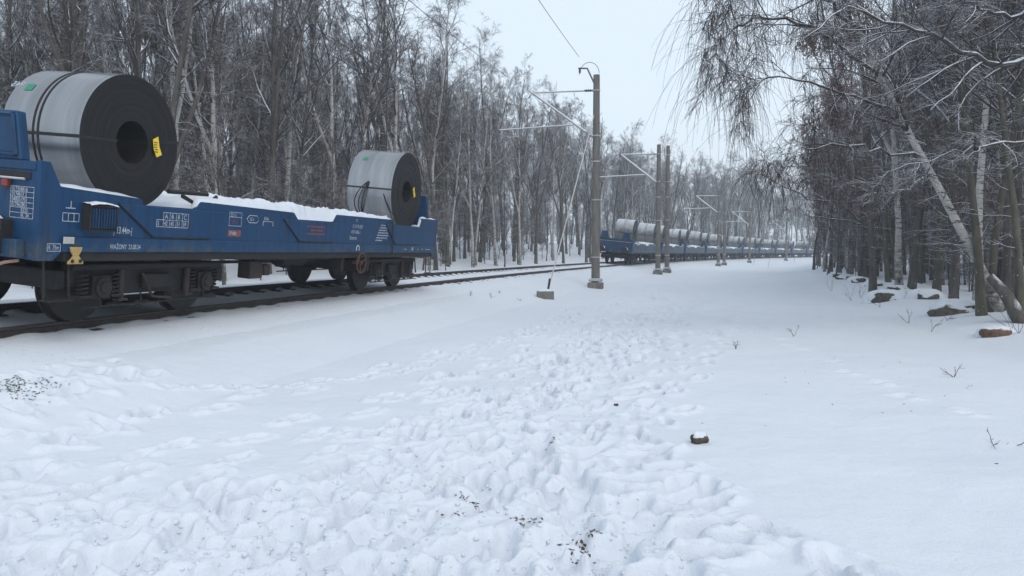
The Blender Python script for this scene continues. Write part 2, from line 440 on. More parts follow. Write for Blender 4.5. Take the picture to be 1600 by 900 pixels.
        RI[j0:j1, i0:i1] = np.maximum(RI[j0:j1, i0:i1], .5 * dep * np.exp(-((q - 1.6) / .42) ** 2) * (1 + 1.2 * vnoise(xx * 14 + y * 7, yy * 14 + x * 5)))
    Z += -DE + RI * np.clip(1 - DE / .03, 0, 1)
    B = Z.copy(); B[1:-1, 1:-1] = (4 * Z[1:-1, 1:-1] + 2 * (Z[:-2, 1:-1] + Z[2:, 1:-1] + Z[1:-1, :-2] + Z[1:-1, 2:]) + Z[:-2, :-2] + Z[2:, 2:] + Z[:-2, 2:] + Z[2:, :-2]) / 16
    Z = np.where(near & (Y < 14), .5 * (B + Z), Z)
    nx, ny = len(xs), len(ys)
    idx = np.arange(nx * ny).reshape(ny, nx)
    q = np.stack([idx[:-1, :-1], idx[:-1, 1:], idx[1:, 1:], idx[1:, :-1]], -1).reshape(-1, 4)
    me = mesh_np('snow_ground', np.stack([X, Y, Z], -1).reshape(-1, 3), [q], M['snow'])
    o = link('snow_ground', me); tag(o, 'snow covered ground with a trampled footpath', None, None, 'structure')
    return xs, ys, Z, mask
GX, GY, GZ, GM = make_ground()
def surf(x, y):
    i = int(np.clip(np.searchsorted(GX, x) - 1, 0, len(GX) - 2)); j = int(np.clip(np.searchsorted(GY, y) - 1, 0, len(GY) - 2))
    a = (x - GX[i]) / (GX[i + 1] - GX[i]); b = (y - GY[j]) / (GY[j + 1] - GY[j])
    return float((GZ[j, i] * (1 - a) + GZ[j, i + 1] * a) * (1 - b) + (GZ[j + 1, i] * (1 - a) + GZ[j + 1, i + 1] * a) * b)

def clods():
    """crumbs and clods of snow kicked up along the path: uncountable, so one piece"""
    g = np.random.default_rng(21); ico = []
    import bmesh
    bm = bmesh.new(); bmesh.ops.create_icosphere(bm, subdivisions=1, radius=1); base = np.array([v.co[:] for v in bm.verts]); tri = np.array([[v.index for v in f.verts] for f in bm.faces]); bm.free()
    var = []
    for k in range(8):
        o = g.random(3) * 20; d = 1 + 1.5 * vnoise(base[:, 0] * 1.3 + o[0], base[:, 1] * 1.3 + base[:, 2] * .9 + o[1]) + .35 * vnoise(base[:, 0] * 3 + o[2], base[:, 2] * 3 + base[:, 1] * 2); var.append(base * d[:, None] * np.array([1, .8, .62]))
    V, F, n = [], [], 0; k = 0
    while k < 5200:
        y = 3.3 + 11 * g.random() ** 1.9; x = -4 + 7 * g.random() if y < 7 else np.interp(y, [7, 14], [0, 2]) + g.normal() * 1.3
        i = int(np.clip(np.searchsorted(GX, x), 0, len(GX) - 1)); j = int(np.clip(np.searchsorted(GY, y), 0, len(GY) - 1))
        if GM[j, i] < .25 + .5 * g.random(): continue
        r = .005 + .017 * g.random() ** 2.6; a = g.random() * 6.28; c, s_ = math.cos(a), math.sin(a)
        P = var[g.integers(8)] @ np.array([[c, s_, 0], [-s_, c, 0], [0, 0, 1]]) * r + np.array([x, y, surf(x, y) - r * .1]); V.append(P); F.append(tri + n); n += len(P); k += 1
    o = link('snow_clods', mesh_np('snow_clods', np.concatenate(V), [np.concatenate(F)], M['snow'])); tag(o, 'loose crumbs and clods of snow kicked up along the footpath', 'snow', None, 'stuff')
clods()
# ------------------------------------------------------------------ railway track
def make_track():
    S_ = np.concatenate([np.arange(-6, 76, .1), np.arange(76, 205, .3)])
    nn = np.array([-2.5, -2.2, -1.9, -1.6, -1.3, -1.1, -.98, -.9, -.84, -.78, -.72, -.66, -.6, -.5, -.3, 0, .3, .5, .6, .66, .72, .78, .84, .9, .98, 1.1, 1.3, 1.6, 1.9, 2.2, 2.5])
    uu = np.array([-.40, -.26, -.15, -.13, -.13, -.13, -.14, -.15, -.16, -.165, -.165, -.165, -.16, -.125, -.115, -.11, -.115, -.125, -.16, -.165, -.165, -.165, -.16, -.15, -.135, -.12, -.12, -.125, -.16, -.27, -.42])
    SS, NN = np.meshgrid(S_, nn, indexing='ij'); UU = np.broadcast_to(uu, SS.shape).copy()
    P = track(SS, NN, UU)
    P[..., 2] += .03 * fbm(P[..., 0], P[..., 1], 1.6, 4, 70) * np.where(np.abs(NN) < 2.4, 1, .3)
    # sleepers push the snow up, it sags between them close to the rails
    ph = np.cos((SS + 1.0) / .6 * 2 * PI); close = np.exp(-((np.abs(NN) - .75) / .2) ** 2)
    P[..., 2] += close * np.where(SS < 76, np.where(np.abs(NN) > .74, .06 + .012 * np.clip(.2 - ph, 0, 1), .085 * np.clip(.35 - ph, 0, 1)), .06)
    ni, nj = SS.shape; idx = np.arange(ni * nj).reshape(ni, nj)
    q = np.stack([idx[:-1, :-1], idx[:-1, 1:], idx[1:, 1:], idx[1:, :-1]], -1).reshape(-1, 4)[:, ::-1]
    bed = link('railway_track', mesh_np('railway_track', P.reshape(-1, 3), [q], M['snow_dirty']))
    tag(bed, 'single curved railway track half buried in snow', None, None, 'structure')
    prof = np.array([(-.036, 0), (-.036, -.028), (-.03, -.036), (-.008, -.046), (-.008, -.135), (-.02, -.146), (-.075, -.158), (-.075, -.172), (.075, -.172), (.075, -.158), (.02, -.146), (.008, -.135), (.008, -.046), (.03, -.036), (.036, -.028), (.036, 0)])
    sr = np.arange(-6, 205, .5)
    for c in (.753, -.753):
        SS, I = np.meshgrid(sr, np.arange(len(prof)), indexing='ij')
        P = track(SS, c + prof[I, 0], prof[I, 1]); ni, nj = SS.shape; idx = np.arange(ni * nj).reshape(ni, nj)
        nx = np.roll(idx, -1, 1)
        q = np.stack([idx[:-1], nx[:-1], nx[1:], idx[1:]], -1).reshape(-1, 4)
        link('rail', mesh_np('rail', P.reshape(-1, 3), [q], M['rail'], False), bed)
    b = MB(); b.prism([(-.13, -.23), (-.11, 0), (.11, 0), (.13, -.23)], -1.25, 1.25, 'y')
    for c in (-.753, .753):
        for d in (-.13, .13): b.box(-.09, .09, c + d - .055, c + d + .055, 0, .055)
    so = b.build('sleeper', M['sleeper'], bed, bevel=.008); me = so.data
    for i, s in enumerate(np.arange(-1.0, 74, .6)):
        o = so if i == 0 else link('sleeper', me, bed)
        p = track(s, 0, -.172); h = float(head(s))
        f = Vector((math.sin(h), math.cos(h), 0)); l = Vector((-math.cos(h) * CA, math.sin(h) * CA, SA)); u = f.cross(l)
        o.matrix_world = Matrix(((f.x, l.x, u.x, p[0]), (f.y, l.y, u.y, p[1]), (f.z, l.z, u.z, p[2]), (0, 0, 0, 1)))
make_track()

# ------------------------------------------------------------------ coil wagons
BL = 12.2; PIV = 7.94; WB = 1.94
def wagon_matrix(s0):
    m = s0 + BL / 2
    a = track(m - PIV / 2, 0, 0); b = track(m + PIV / 2, 0, 0); f = Vector(b - a).normalized()
    h = math.atan2(f.x, f.y); r = Vector((math.cos(h) * CA, -math.sin(h) * CA, -SA)); l = -r; u = f.cross(l); o = Vector((a + b) / 2)
    return Matrix(((f.x, l.x, u.x, o.x), (f.y, l.y, u.y, o.y), (f.z, l.z, u.z, o.z), (0, 0, 0, 1)))
def text_mesh(txt, size, m, name, parent, x, z, y, face='side', shear=0.0, sx=1.0, align='LEFT', rot=0.0):
    cu = bpy.data.curves.new('lettering', 'FONT'); cu.body = txt; cu.size = size; cu.shear = shear; cu.align_x = align; cu.offset = size * .012
    t = bpy.data.objects.new('t', cu); col.objects.link(t)
    dg = bpy.context.evaluated_depsgraph_get(); me = bpy.data.meshes.new_from_object(t.evaluated_get(dg)); me.name = name
    col.objects.unlink(t); bpy.data.objects.remove(t); bpy.data.curves.remove(cu)
    me.materials.clear(); me.materials.append(m)
    o = link(name, me, parent)
    if face == 'side':   # seen from the right hand side of the wagon: text runs along +x
        o.matrix_local = Matrix.Translation((x, y, z)) @ Matrix.Rotation(PI / 2, 4, 'X') @ Matrix.Rotation(rot, 4, 'Z') @ Matrix.Diagonal((sx, 1, 1, 1))
    else:                # end face, seen from behind: text runs along -y
        o.matrix_local = Matrix.Translation((x, y, z)) @ Matrix.Rotation(-PI / 2, 4, 'Z') @ Matrix.Rotation(PI / 2, 4, 'X') @ Matrix.Diagonal((sx, 1, 1, 1))
    return o
XW = 6.1
TOP = [(-XW, .81), (-5.90, .81), (-5.79, .905), (5.79, .905), (5.90, .80), (XW, .80), (XW, 1.76), (4.96, 1.75), (4.86, 1.54), (3.16, 1.54), (3.10, 1.64), (.48, 1.62), (.36, 1.48), (-.92, 1.47), (-1.06, 1.58), (-3.50, 1.60), (-3.60, 1.50), (-4.60, 1.49), (-4.63, 1.56), (-5.84, 1.61), (-5.985, 1.86), (-XW, 1.86)]
YS = 1.40
def make_wagon():
    w = empty('coil_wagon')
    for sgn in (-1, 1):
        b = MB(); b.prism(TOP, sgn * (YS - .06), sgn * YS, 'y'); b.build('side_wall', M['blue'], w)
        b = MB(); b.box(-5.80, 5.80, sgn * (YS + .001), sgn * (YS + .022), .908, 1.075); b.build('sill_beam', M['blue'], w, bevel=.006)
        for (x0, x1, x2, x3, zt) in ((-5.02, -4.42, -3.3, -2.9, 1.485), (-1.40, -.85, .35, .82, 1.462), (2.75, 3.35, 4.7, 5.2, 1.53)):
            b = MB(); b.prism([(x0, zt), (x1, 1.10), (x2, 1.10), (x3, zt)], sgn * (YS + .001), sgn * (YS + .017), 'y'); b.build('trough_panel', M['blue'], w, bevel=.006)
            b = MB(); b.bar([(x0, sgn * (YS + .016), zt), (x1, sgn * (YS + .016), 1.10), (x2, sgn * (YS + .016), 1.10)], .011, 5); b.build('weld_seam', M['black_edge'], w)
        b = MB(); b.box(-5.75, 5.75, sgn * (YS - .16), sgn * (YS - .01), .80, .902); b.build('bottom_flange', M['black_edge'], w)
    # floor and under frame
    b = MB(); b.box(-6.0, 6.0, -YS + .07, YS - .07, 1.22, 1.32); b.box(-6.0, 6.0, -.35, .35, .72, 1.22)
    for x in (-3.97, 3.97): b.box(x - .25, x + .25, -1.2, 1.2, .82, 1.21)
    for x in (-1.6, 0.2, 1.9): b.box(x - .06, x + .06, -1.25, 1.25, .86, 1.21)
    b.build('underframe', M['black_iron'], w)
    # lumpy snow lying in the wagon
    gx = np.linspace(-6.0, 6.0, 261); gy = np.linspace(-YS + .02, YS - .02, 45); X, Y = np.meshgrid(gx, gy)
    Z = 1.67 + .14 * fbm(X, Y, 1.6, 4, 3) + .12 * np.abs(fbm(X, Y, 5, 3, 4))
    for cx, hw in ((-4.45, .98), (4.45, 1.12)):
        dd = np.abs(X - cx) / hw
        Z = np.where(dd < 1.5, np.minimum(Z, 1.42 + .25 * np.clip(dd - .75, 0, 1) + .05 * fbm(X, Y, 4, 3, 6)), Z)
    # on the coping of the walls
    edge = np.abs(Y) > YS - .09
    wall = np.interp(X, [-6.1, -5.985, -5.84, -4.63, -4.62, -4.6, -3.6, -3.5, -1.06, -.92, .36, .48, 3.1, 3.16, 4.86, 4.96, 6.1], [1.86, 1.86, 1.61, 1.56, 1.53, 1.49, 1.50, 1.60, 1.58, 1.47, 1.48, 1.62, 1.64, 1.54, 1.54, 1.75, 1.76])
    lay = wall + .018 + .05 * np.clip(vnoise(X * 3, Y * 3, 5) + .35, 0, 1)
    lay = np.where((X > -3.6) & (X < 3.0), lay + .03 + .05 * np.abs(fbm(X, Y, 3.5, 3, 14)), lay)
    lay = np.where((X > -4.66) & (X < -3.56), np.minimum(lay, 1.44), lay); lay = np.where((X > 3.2) & (X < 4.8), np.minimum(lay, 1.47), lay)
    Z = np.where(edge, lay, Z)
    Z[0] = np.minimum(Z[0], wall[0] + .006); Z[-1] = np.minimum(Z[-1], wall[-1] + .006)
    idx = np.arange(X.size).reshape(X.shape); q = np.stack([idx[:-1, :-1], idx[:-1, 1:], idx[1:, 1:], idx[1:, :-1]], -1).reshape(-1, 4)
    link('snow_load', mesh_np('snow_load', np.stack([X, Y, Z], -1).reshape(-1, 3), [q], M['snow_soft']), w)
    # ends
    for sgn in (-1, 1):
        xe = sgn * XW; zt = 1.85 if sgn < 0 else 1.75; xi = xe - sgn * .07
        b = MB(); b.box(min(xe, xi), max(xe, xi), -YS + .061, YS - .061, .815, zt - .10); b.build('end_wall', M['blue'], w)
        b = MB(); b.box(min(xe - sgn * .10, xe + sgn * .015), max(xe - sgn * .10, xe + sgn * .015), -YS + .062, YS - .062, zt - .1, zt); b.build('end_rail', M['blue'], w, bevel=.01)
        for py in (-1, 1):
            yc = py * .84; xo = xe + sgn * .01
            poly = [(yc - .30, zt), (yc + .30, zt), (yc + .16 if py < 0 else yc + .20, 2.36), (yc - .20 if py < 0 else yc - .16, 2.36)]
            poly = [(yc - .31, zt), (yc + .31, zt), (yc + .22, 2.36), (yc - .22, 2.36)]
            p = MB(); p.prism(poly, min(xo, xo - sgn * .12), max(xo, xo - sgn * .12), 'x'); po = p.build('corner_post', M['blue'], w, bevel=.012)
            q_ = MB(); q_.prism([(yc - .22, zt + .08), (yc + .22, zt + .08), (yc + .15, 2.29), (yc - .15, 2.29)], min(xo + sgn * .001, xo + sgn * .006), max(xo + sgn * .001, xo + sgn * .006), 'x'); q_.build('recessed_panel', M['black_edge'] if False else M['blue'], po)
            f = MB()
            for a_, c_ in (((yc - .245, zt + .05), (yc - .175, 2.32)), ((yc + .245, zt + .05), (yc + .175, 2.32)), ((yc - .245, zt + .05), (yc + .245, zt + .05)), ((yc - .175, 2.32), (yc + .175, 2.32))):
                f.bar([(xo + sgn * .01, a_[0], a_[1]), (xo + sgn * .01, c_[0], c_[1])], .022, 4)
            f.build('post_rim', M['blue'], po)
        b = MB(); x0, x1 = sorted((xe + sgn * .003, xe + sgn * .012)); b.box(x0, x1, -1.28, 1.28, 1.66, 1.73); b.build('lashing_slot', M['black_edge'], w)
        b = MB(); b.bar([(xe + sgn * .05, -1.25, 1.655), (xe + sgn * .05, 1.25, 1.655)], .012, 6); b.build('handrail', M['steel_snow'], w)
        b = MB(); x0, x1 = sorted((xe + sgn * .002, xe + sgn * .12)); b.box(x0, x1, -1.25, 1.25, .83, 1.02); b.build('headstock', M['blue'], w, bevel=.01)
        for py in (-.875, .875):
            b = MB(); x0, x1 = sorted((xe + sgn * .12, xe + sgn * .50)); b.cyl((py, 1.04), .13, x0, x1, 'x', 16)
            x0, x1 = sorted((xe + sgn * .003, xe + sgn * .14)); b.box(x0, x1, py - .2, py + .2, .86, 1.22)
            bu = b.build('buffer', M['black_iron'], w, True)
            b = MB(); x0, x1 = sorted((xe + sgn * .50, xe + sgn * .565)); b.cyl((py, 1.04), .235, x0, x1, 'x', 24); b.build('buffer_plate', M['black_iron'], bu, True, .008)
            xs_ = np.linspace(xe + sgn * .02, xe + sgn * .54, 16); ys_ = np.linspace(py - .19, py + .19, 12); A, B_ = np.meshgrid(xs_, ys_)
            zz = 1.235 + .05 * fbm(A, B_, 7, 3, int(9 + py * 4)) - .55 * ((B_ - py) / .19) ** 4 * .2
            zz = np.where(np.abs(A - xe) > .16, zz - .04 - 1.2 * (B_ - py) ** 2, zz)
            ix = np.arange(A.size).reshape(A.shape); qq = np.stack([ix[:-1, :-1], ix[:-1, 1:], ix[1:, 1:], ix[1:, :-1]], -1).reshape(-1, 4)
            link('snow_cap', mesh_np('snow_cap', np.stack([A, B_, zz], -1).reshape(-1, 3), [qq], M['snow_soft']), bu)
        b = MB(); b.bar([(xe, 0, 1.0), (xe + sgn * .3, 0, .98), (xe + sgn * .36, 0, .9), (xe + sgn * .3, 0, .82)], .04, 8); b.bar([(xe + sgn * .1, .08, .95), (xe + sgn * .3, .08, .7), (xe + sgn * .3, -.08, .7), (xe + sgn * .1, -.08, .95)], .022, 6); b.build('coupling', M['black_iron'], w, True)
        b = MB(); b.bar([(xe + sgn * .05, -1.22, .80), (xe + sgn * .1, -1.10, .77), (xe + sgn * .12, -1.02, .735), (xe + sgn * .13, -.7, .73), (xe + sgn * .13, -.35, .75)], .018, 8); b.build('brake_hose', M['hose'], w, True)
        b = MB(); x0, x1 = sorted((xe + sgn * .004, xe + sgn * .06)); b.box(x0, x1, -1.03, -.95, 1.56, 1.645); b.build('tail_lamp_bracket', M['lamp_red'], w, bevel=.01)
    # bogies
    for cx in (-3.97, 3.97):
        bg = MB()
        bg.box(cx - .16, cx + .16, -1.05, 1.05, .50, .80); bg.cyl((cx, 0), .22, .80, .819, 'z', 16)
        bo = bg.build('bogie', M['black_iron'], w, bevel=.01)
        for sy in (-1, 1):
            y0, y1 = sorted((sy * .93, sy * 1.07))
            f = MB(); f.prism([(cx - 1.40, .60), (cx - 1.30, .46), (cx - .72, .46), (cx - .50, .34), (cx + .50, .34), (cx + .72, .46), (cx + 1.30, .46), (cx + 1.40, .60), (cx + 1.34, .74), (cx - 1.34, .74)], y0, y1, 'y')
            f.box(cx - 1.38, cx + 1.38, min(sy * 1.071, sy * 1.14), max(sy * 1.071, sy * 1.14), .66, .735)
            f.build('side_frame', M['black_iron'], bo, bevel=.012)
            for dx in (-WB / 2, WB / 2):
                wx = cx + dx
                wl = MB(); n = 40
                wl.cyl((wx, .46), .49, sy * .682, sy * .705, 'y', n); wl.cyl((wx, .46), .46, sy * .706, sy * .815, 'y', n); wl.cyl((wx, .46), .13, sy * .816, sy * .90, 'y', 16)
                wl.build('wheel', M['tyre'], bo, True)
                ax = MB(); ax.box(wx - .14, wx + .14, min(sy * 1.072, sy * 1.17), max(sy * 1.072, sy * 1.17), .31, .60); ax.cyl((wx, .455), .125, sy * 1.171, sy * 1.215, 'y', 20); ax.cyl((wx, .455), .075, sy * 1.216, sy * 1.235, 'y', 12)
                ax.build('axle_box', M['black_iron'], bo, True, .006)
                for e in (-.24, .24):
                    sp = MB(); t = np.linspace(0, 5 * 2 * PI, 41); pts = [(wx + e + .065 * math.cos(a), sy * 1.10 + .065 * math.sin(a), .36 + .26 * a / (10 * PI)) for a in t]
                    sp.bar(pts, .016, 5); sp.box(wx + e - .09, wx + e + .09, sy * 1.10 - .08, sy * 1.10 + .08, .33, .365); sp.build('spring', M['black_iron'], bo)
                bk = MB(); e = .56 if dx > 0 else -.56
                bk.box(wx - e * 1.0 - .045, wx - e * 1.0 + .045, sy * .70 - .06, sy * .70 + .06, .30, .62); bk.bar([(wx - e, sy * .82, .34), (wx - e * .96, sy * .9, .82)], .022, 5); bk.build('brake_block', M['brown_iron'], bo)
            st = MB(); st.bar([(cx - 1.25, sy * 1.16, .22), (cx + 1.25, sy * 1.16, .22)], .014, 5)
            for e in (-.97, -.3, .3, .97): st.bar([(cx + e, sy * 1.16, .22), (cx + e, sy * 1.15, .38)], .012, 5)
            st.build('tie_rod', M['black_iron'], bo)
        for sy in (-1, 1):
            for e in (-.62, .62):
                d_ = MB(); d_.cyl((cx + e, sy * 1.12), .045, .30, .66, 'z', 10); d_.box(cx + e - .07, cx + e + .07, sy * 1.12 - .06, sy * 1.12 + .06, .27, .30); d_.build('damper', M['brown_iron'], bo)
            l_ = MB(); l_.bar([(cx - .3, sy * 1.16, .62), (cx - .12, sy * 1.18, .30), (cx + .25, sy * 1.17, .26)], .02, 5); l_.build('brake_lever', M['brown_iron'], bo)
            p_ = MB(); p_.box(cx - .24, cx + .24, min(sy * 1.071, sy * 1.15), max(sy * 1.071, sy * 1.15), .40, .60); p_.build('bolster_end', M['black_iron'], bo, bevel=.015)
        for ex in (-1.47, 1.47):
            a = MB(); a.box(cx + ex - .06, cx + ex + .06, -1.06, 1.06, .44, .66); a.build('end_beam', M['black_iron'], bo, bevel=.01)
        for dx in (-WB / 2, WB / 2):
            a = MB(); a.cyl((cx + dx, .46), .075, -.68, .68, 'y', 12); a.build('axle', M['black_iron'], bo, True)
    for ex in (-1, 1):
        for sy in (-1, 1):
            a = MB(); a.bar([(ex * 5.95, sy * 1.33, .82), (ex * 5.95, sy * 1.36, .38), (ex * 5.62, sy * 1.36, .38), (ex * 5.62, sy * 1.33, .82)], .014, 5); a.box(min(ex * 5.61, ex * 5.96), max(ex * 5.61, ex * 5.96), sy * 1.36 - .09, sy * 1.36 + .05, .365, .38); a.build('shunter_step', M['black_iron'], w)
    # brake gear between the bogies
    b = MB(); b.cyl((.55, .72), .17, -.95, -.35, 'y', 18) if False else b.cyl((-.55, .74), .17, -.1, .75, 'x', 18); b.build('brake_cylinder', M['black_iron'], w, True)
    b = MB(); b.bar([(-2.4, -.9, .80), (-1.6, -.9, .74), (1.2, -.9, .74), (2.3, -.85, .82)], .025, 6); b.bar([(-2.4, .5, .7), (2.4, .5, .7)], .022, 6); b.bar([(-2.2, -.2, .62), (2.2, -.2, .62)], .028, 6); b.build('brake_rigging', M['black_iron'], w, True)
    b = MB(); b.box(-1.95, -1.60, -1.22, -.98, .46, .74); b.box(-1.52, -1.34, -1.2, -1.02, .50, .68); b.bar([(-1.7, -1.1, .7), (-1.7, -1.1, .9)], .03, 6); b.build('valve_box', M['brown_iron'], w, bevel=.015)
    for x in (1.06, 2.25):
        b = MB(); b.box(x - .05, x + .05, -1.30, -1.1, .52, .9); b.build('hanger_bracket', M['black_iron'], w)
    b = MB(); b.bar([(-3.75, -1.28, 1.66), (-3.35, -1.30, 1.52), (-3.02, -1.28, 1.70)], .03, 5); b.bar([(-3.80, -1.1, 1.70), (-3.05, -1.15, 1.72)], .035, 5); b.build('cradle_frame', M['black_edge'], w)
    # hand brake wheel
    hw = MB(); t = np.linspace(0, 2 * PI, 29); hw.bar([(1.50 + .205 * math.cos(a), -1.50, .70 + .205 * math.sin(a)) for a in t], .014, 6); hwo = hw.build('hand_wheel', M['red_iron'], w, True)
    hs = MB()
    for a in (.4, .4 + 2 * PI / 3, .4 + 4 * PI / 3): hs.bar([(1.50, -1.47, .70), (1.50 + .205 * math.cos(a), -1.50, .70 + .205 * math.sin(a))], .012, 5)
    hs.cyl((1.50, .70), .035, -1.51, -1.30, 'y', 10); hs.build('spoke', M['red_iron'], hwo)
    return w
def make_details(w):
    """what only the near wagon shows"""
    y = -YS - .0235
    g = MB(); g.box(-5.53, -5.15, -YS - .10, -YS - .002, 1.17, 1.43); gc = g.build('grille_cabinet', M['black_edge'], w, bevel=.01)
    for i in range(9):
        x = -5.50 + i * .04; s = MB(); s.box(x, x + .017, -YS - .112, -YS - .1005, 1.19, 1.41); s.build('grille_bar', M['blue'], gc)
    f = MB()
    for a, b_, c, d in ((-5.54, -5.14, 1.43, 1.445), (-5.54, -5.14, 1.155, 1.17), (-5.545, -5.525, 1.155, 1.445), (-5.155, -5.135, 1.155, 1.445)): f.box(a, b_, -YS - .118, -YS - .001, c, d)
    f.build('cabinet_frame', M['black_edge'], gc)
    A, B_ = np.meshgrid(np.linspace(-5.54, -5.13, 16), np.linspace(-YS - .125, -YS + .01, 7)); zz = 1.452 + .035 * np.cos((A + 5.335) / .21 * 1.4) + .012 * fbm(A, B_, 12, 2, 3); zz[0] -= .02
    ix = np.arange(A.size).reshape(A.shape); qq = np.stack([ix[:-1, :-1], ix[:-1, 1:], ix[1:, 1:], ix[1:, :-1]], -1).reshape(-1, 4)
    link('snow_cap', mesh_np('snow_cap', np.stack([A, B_, zz], -1).reshape(-1, 3), [qq], M['snow_soft']), gc)
    b = MB(); yy = (-YS - .05, -YS - .024); b.prism([(-5.72, .965), (-5.55, .965), (-5.57, .91), (-5.60, .87), (-5.56, .83), (-5.53, .80), (-5.53, .775), (-5.74, .775), (-5.74, .80), (-5.70, .83), (-5.67, .87), (-5.70, .91)], *yy, 'y')
    bo = b.build('lifting_hook', M['yellow_paint'], w, bevel=.006)
    for x in (-5.69, -5.58):
        h = MB(); h.cyl((x, .81 + .0), .022, -YS - .056, -YS - .0505, 'y', 10); h.build('hook_hole', M['black_edge'], bo)
    b = MB(); b.box(-5.80, -5.655, -YS - .031, -YS - .0235, 1.0, 1.075); b.build('maker_plate', M['plate_grey'], w, bevel=.002)
    W, RD = M['white_paint'], M['red_paint']
    yw = -YS - .006
    def frame_lines(x0, x1, z0, z1, cols=(), rows=(), t=.008, yv=yw, m=W):
        f = MB()
        for z in (z0, z1, *rows): f.box(x0, x1, yv - .001, yv + .001, z - t / 2, z + t / 2)
        for x in (x0, x1, *cols): f.box(x - t / 2, x + t / 2, yv - .002, yv - .0015, z0, z1)
        f.build('stencil_frame', m, w)
    def T(s, x, z, size, m=W, yv=yw, **k): text_mesh(s, size, m, 'lettering', w, x, z, yv, **k)
    frame_lines(-5.98, -5.81, .915, .995, yv=-YS - .003); T('R  75m', -5.965, .933, .066, yv=-YS - .003, sx=.72)
    frame_lines(-5.805, -5.585, 1.245, 1.335, cols=(-5.73, -5.655))
    f = MB(); f.box(-5.77, -5.64, yw - .001, yw + .001, 1.385, 1.397); f.box(-5.708, -5.697, yw - .002, yw - .0015, 1.385, 1.47); f.build('stencil_mark', W, w)
    T('|-13.44m-|', -5.07, 1.13, .115, sx=.62, shear=.1)
    T('WAŻONY  23.08.24', -5.13, .945, .08, yv=y, sx=.72)
    yp = -YS - .021
    frame_lines(-4.26, -3.78, 1.325, 1.42, cols=(-4.14, -4.02, -3.9), yv=yp); frame_lines(-4.38, -3.78, 1.235, 1.325, cols=(-4.26, -4.14, -4.02, -3.9), yv=yp)
    for i, c in enumerate('ABBC'): T(c, -4.235 + .12 * i, 1.345, .085, yv=yp - .002)
    for i, c in enumerate(('S', '42', '45', '51', '59')): T(c, -4.365 + .12 * i, 1.253, .082, yv=yp - .002, sx=.8)
    frame_lines(-2.86, -2.56, 1.30, 1.50, rows=(1.43,), m=W); T('23 11', -2.83, 1.435, .07, sx=.9); T('20 t1', -2.81, 1.335, .08, RD)
    f = MB(); f.box(-2.87, -2.55, yw + .001, yw + .003, 1.14, 1.24); f.build('red_patch', RD, w); T('37 000', -2.84, 1.165, .072, yv=yw - .001, sx=.85)
    f = MB()
    hexa = [(-2.42, 1.42), (-2.36, 1.475), (-2.16, 1.475), (-2.10, 1.42), (-2.16, 1.365), (-2.36, 1.365), (-2.42, 1.42)]
    f.bar([(a, yw, b_) for a, b_ in hexa], .006, 4); f.build('stencil_frame', W, w); T('25 t', -2.35, 1.395, .07)
    f = MB(); f.bar([(-1.98, yw, 1.33), (-1.98, yw, 1.40), (-1.70, yw, 1.40), (-1.70, yw, 1.33)], .006, 4); f.build('stencil_frame', W, w); T('8.0m', -1.96, 1.42, .075, sx=.9)
    for i, (a, b_) in enumerate(((-.62, .02), (-.5, -.08), (-.62, .0))):   # three worn red lines too faint to read
        x = a
        f = MB()
        while x < b_: l = random.Random(i * 7 + int(x * 100)).uniform(.03, .07); f.box(x, x + l, yp - .001, yp + .001, 1.355 - i * .065, 1.385 - i * .065); x += l + .018
        f.build('worn_lettering', RD, w)
    T('23', 1.28, 1.53, .075); T('31 51 PL-KLP', 1.16, 1.40, .10, sx=.84); T('479 4 856-1', 1.12, 1.285, .10, sx=.84); T('Smmns', 1.06, 1.165, .11)
    for i in range(7):   # small tariff print, unreadable in the distance
        x = 2.5 - .035 * i; e = 2.83 + (.06 if i in (3, 4, 5) else 0) - (.22 if i == 6 else 0); f = MB(); k = 0
        while x < e: l = random.Random(i * 31 + k).uniform(.03, .09); f.box(x, x + l, yw - .001, yw + .001, 1.49 - i * .055, 1.512 - i * .055); x += l + .016; k += 1
        f.build('worn_lettering', W, w)
    f = MB()
    for x, z, l in ((3.9, .98, .13), (4.35, .99, .12), (4.35, .965, .12), (4.35, 1.015, .12), (4.75, .98, .08), (5.0, .985, .12), (5.3, .98, .3)): f.box(x, x + l, y - .001, y + .001, z, z + .016)
    f.build('worn_lettering', W, w)
    f = MB(); t = np.linspace(-.6, PI + .6, 14); f.bar([(1.43 + .065 * math.cos(a), y, .985 + .065 * math.sin(a)) for a in t], .012, 5); f.build('anchor_mark', W, w)
    # maintenance grid on the end wall
    xe = -XW - .004; f = MB(); rows = [1.245, 1.30, 1.355, 1.41, 1.465, 1.52, 1.575]
    for z in rows: f.box(xe - .001, xe + .001, -1.33, -1.03, z - .003, z + .003)
    for yv in (-1.33, -1.03): f.box(xe - .002, xe - .0015, yv - .003, yv + .003, rows[0], rows[-1])
    f.build('stencil_frame', W, w)
    for z, s_ in zip(rows[:-1], ('IR. 24', '8323', '017962801', '048051701', '0174813 2', '017358816')):
        text_mesh(s_, .058, W, 'lettering', w, xe - .001, z + .008, -1.045 if len(s_) > 6 else -1.17, 'end', sx=.78)
    # cut lashing cables trailing over the side
    c = MB(); c.bar([(2.95, -1.2, 2.2), (3.05, -1.39, 1.72), (3.08, -1.43, 1.64), (3.12, -1.44, 1.3), (3.16, -1.44, .9)], .012, 5); c.build('lashing_cable', M['black_edge'], w)
wag = make_wagon(); wag.matrix_world = wagon_matrix(6.5926)
tag(wag, 'nearest blue coil wagon with stencilled numbers, hand wheel and snow, standing alone on the track', 'wagon', 'blue coil wagons')

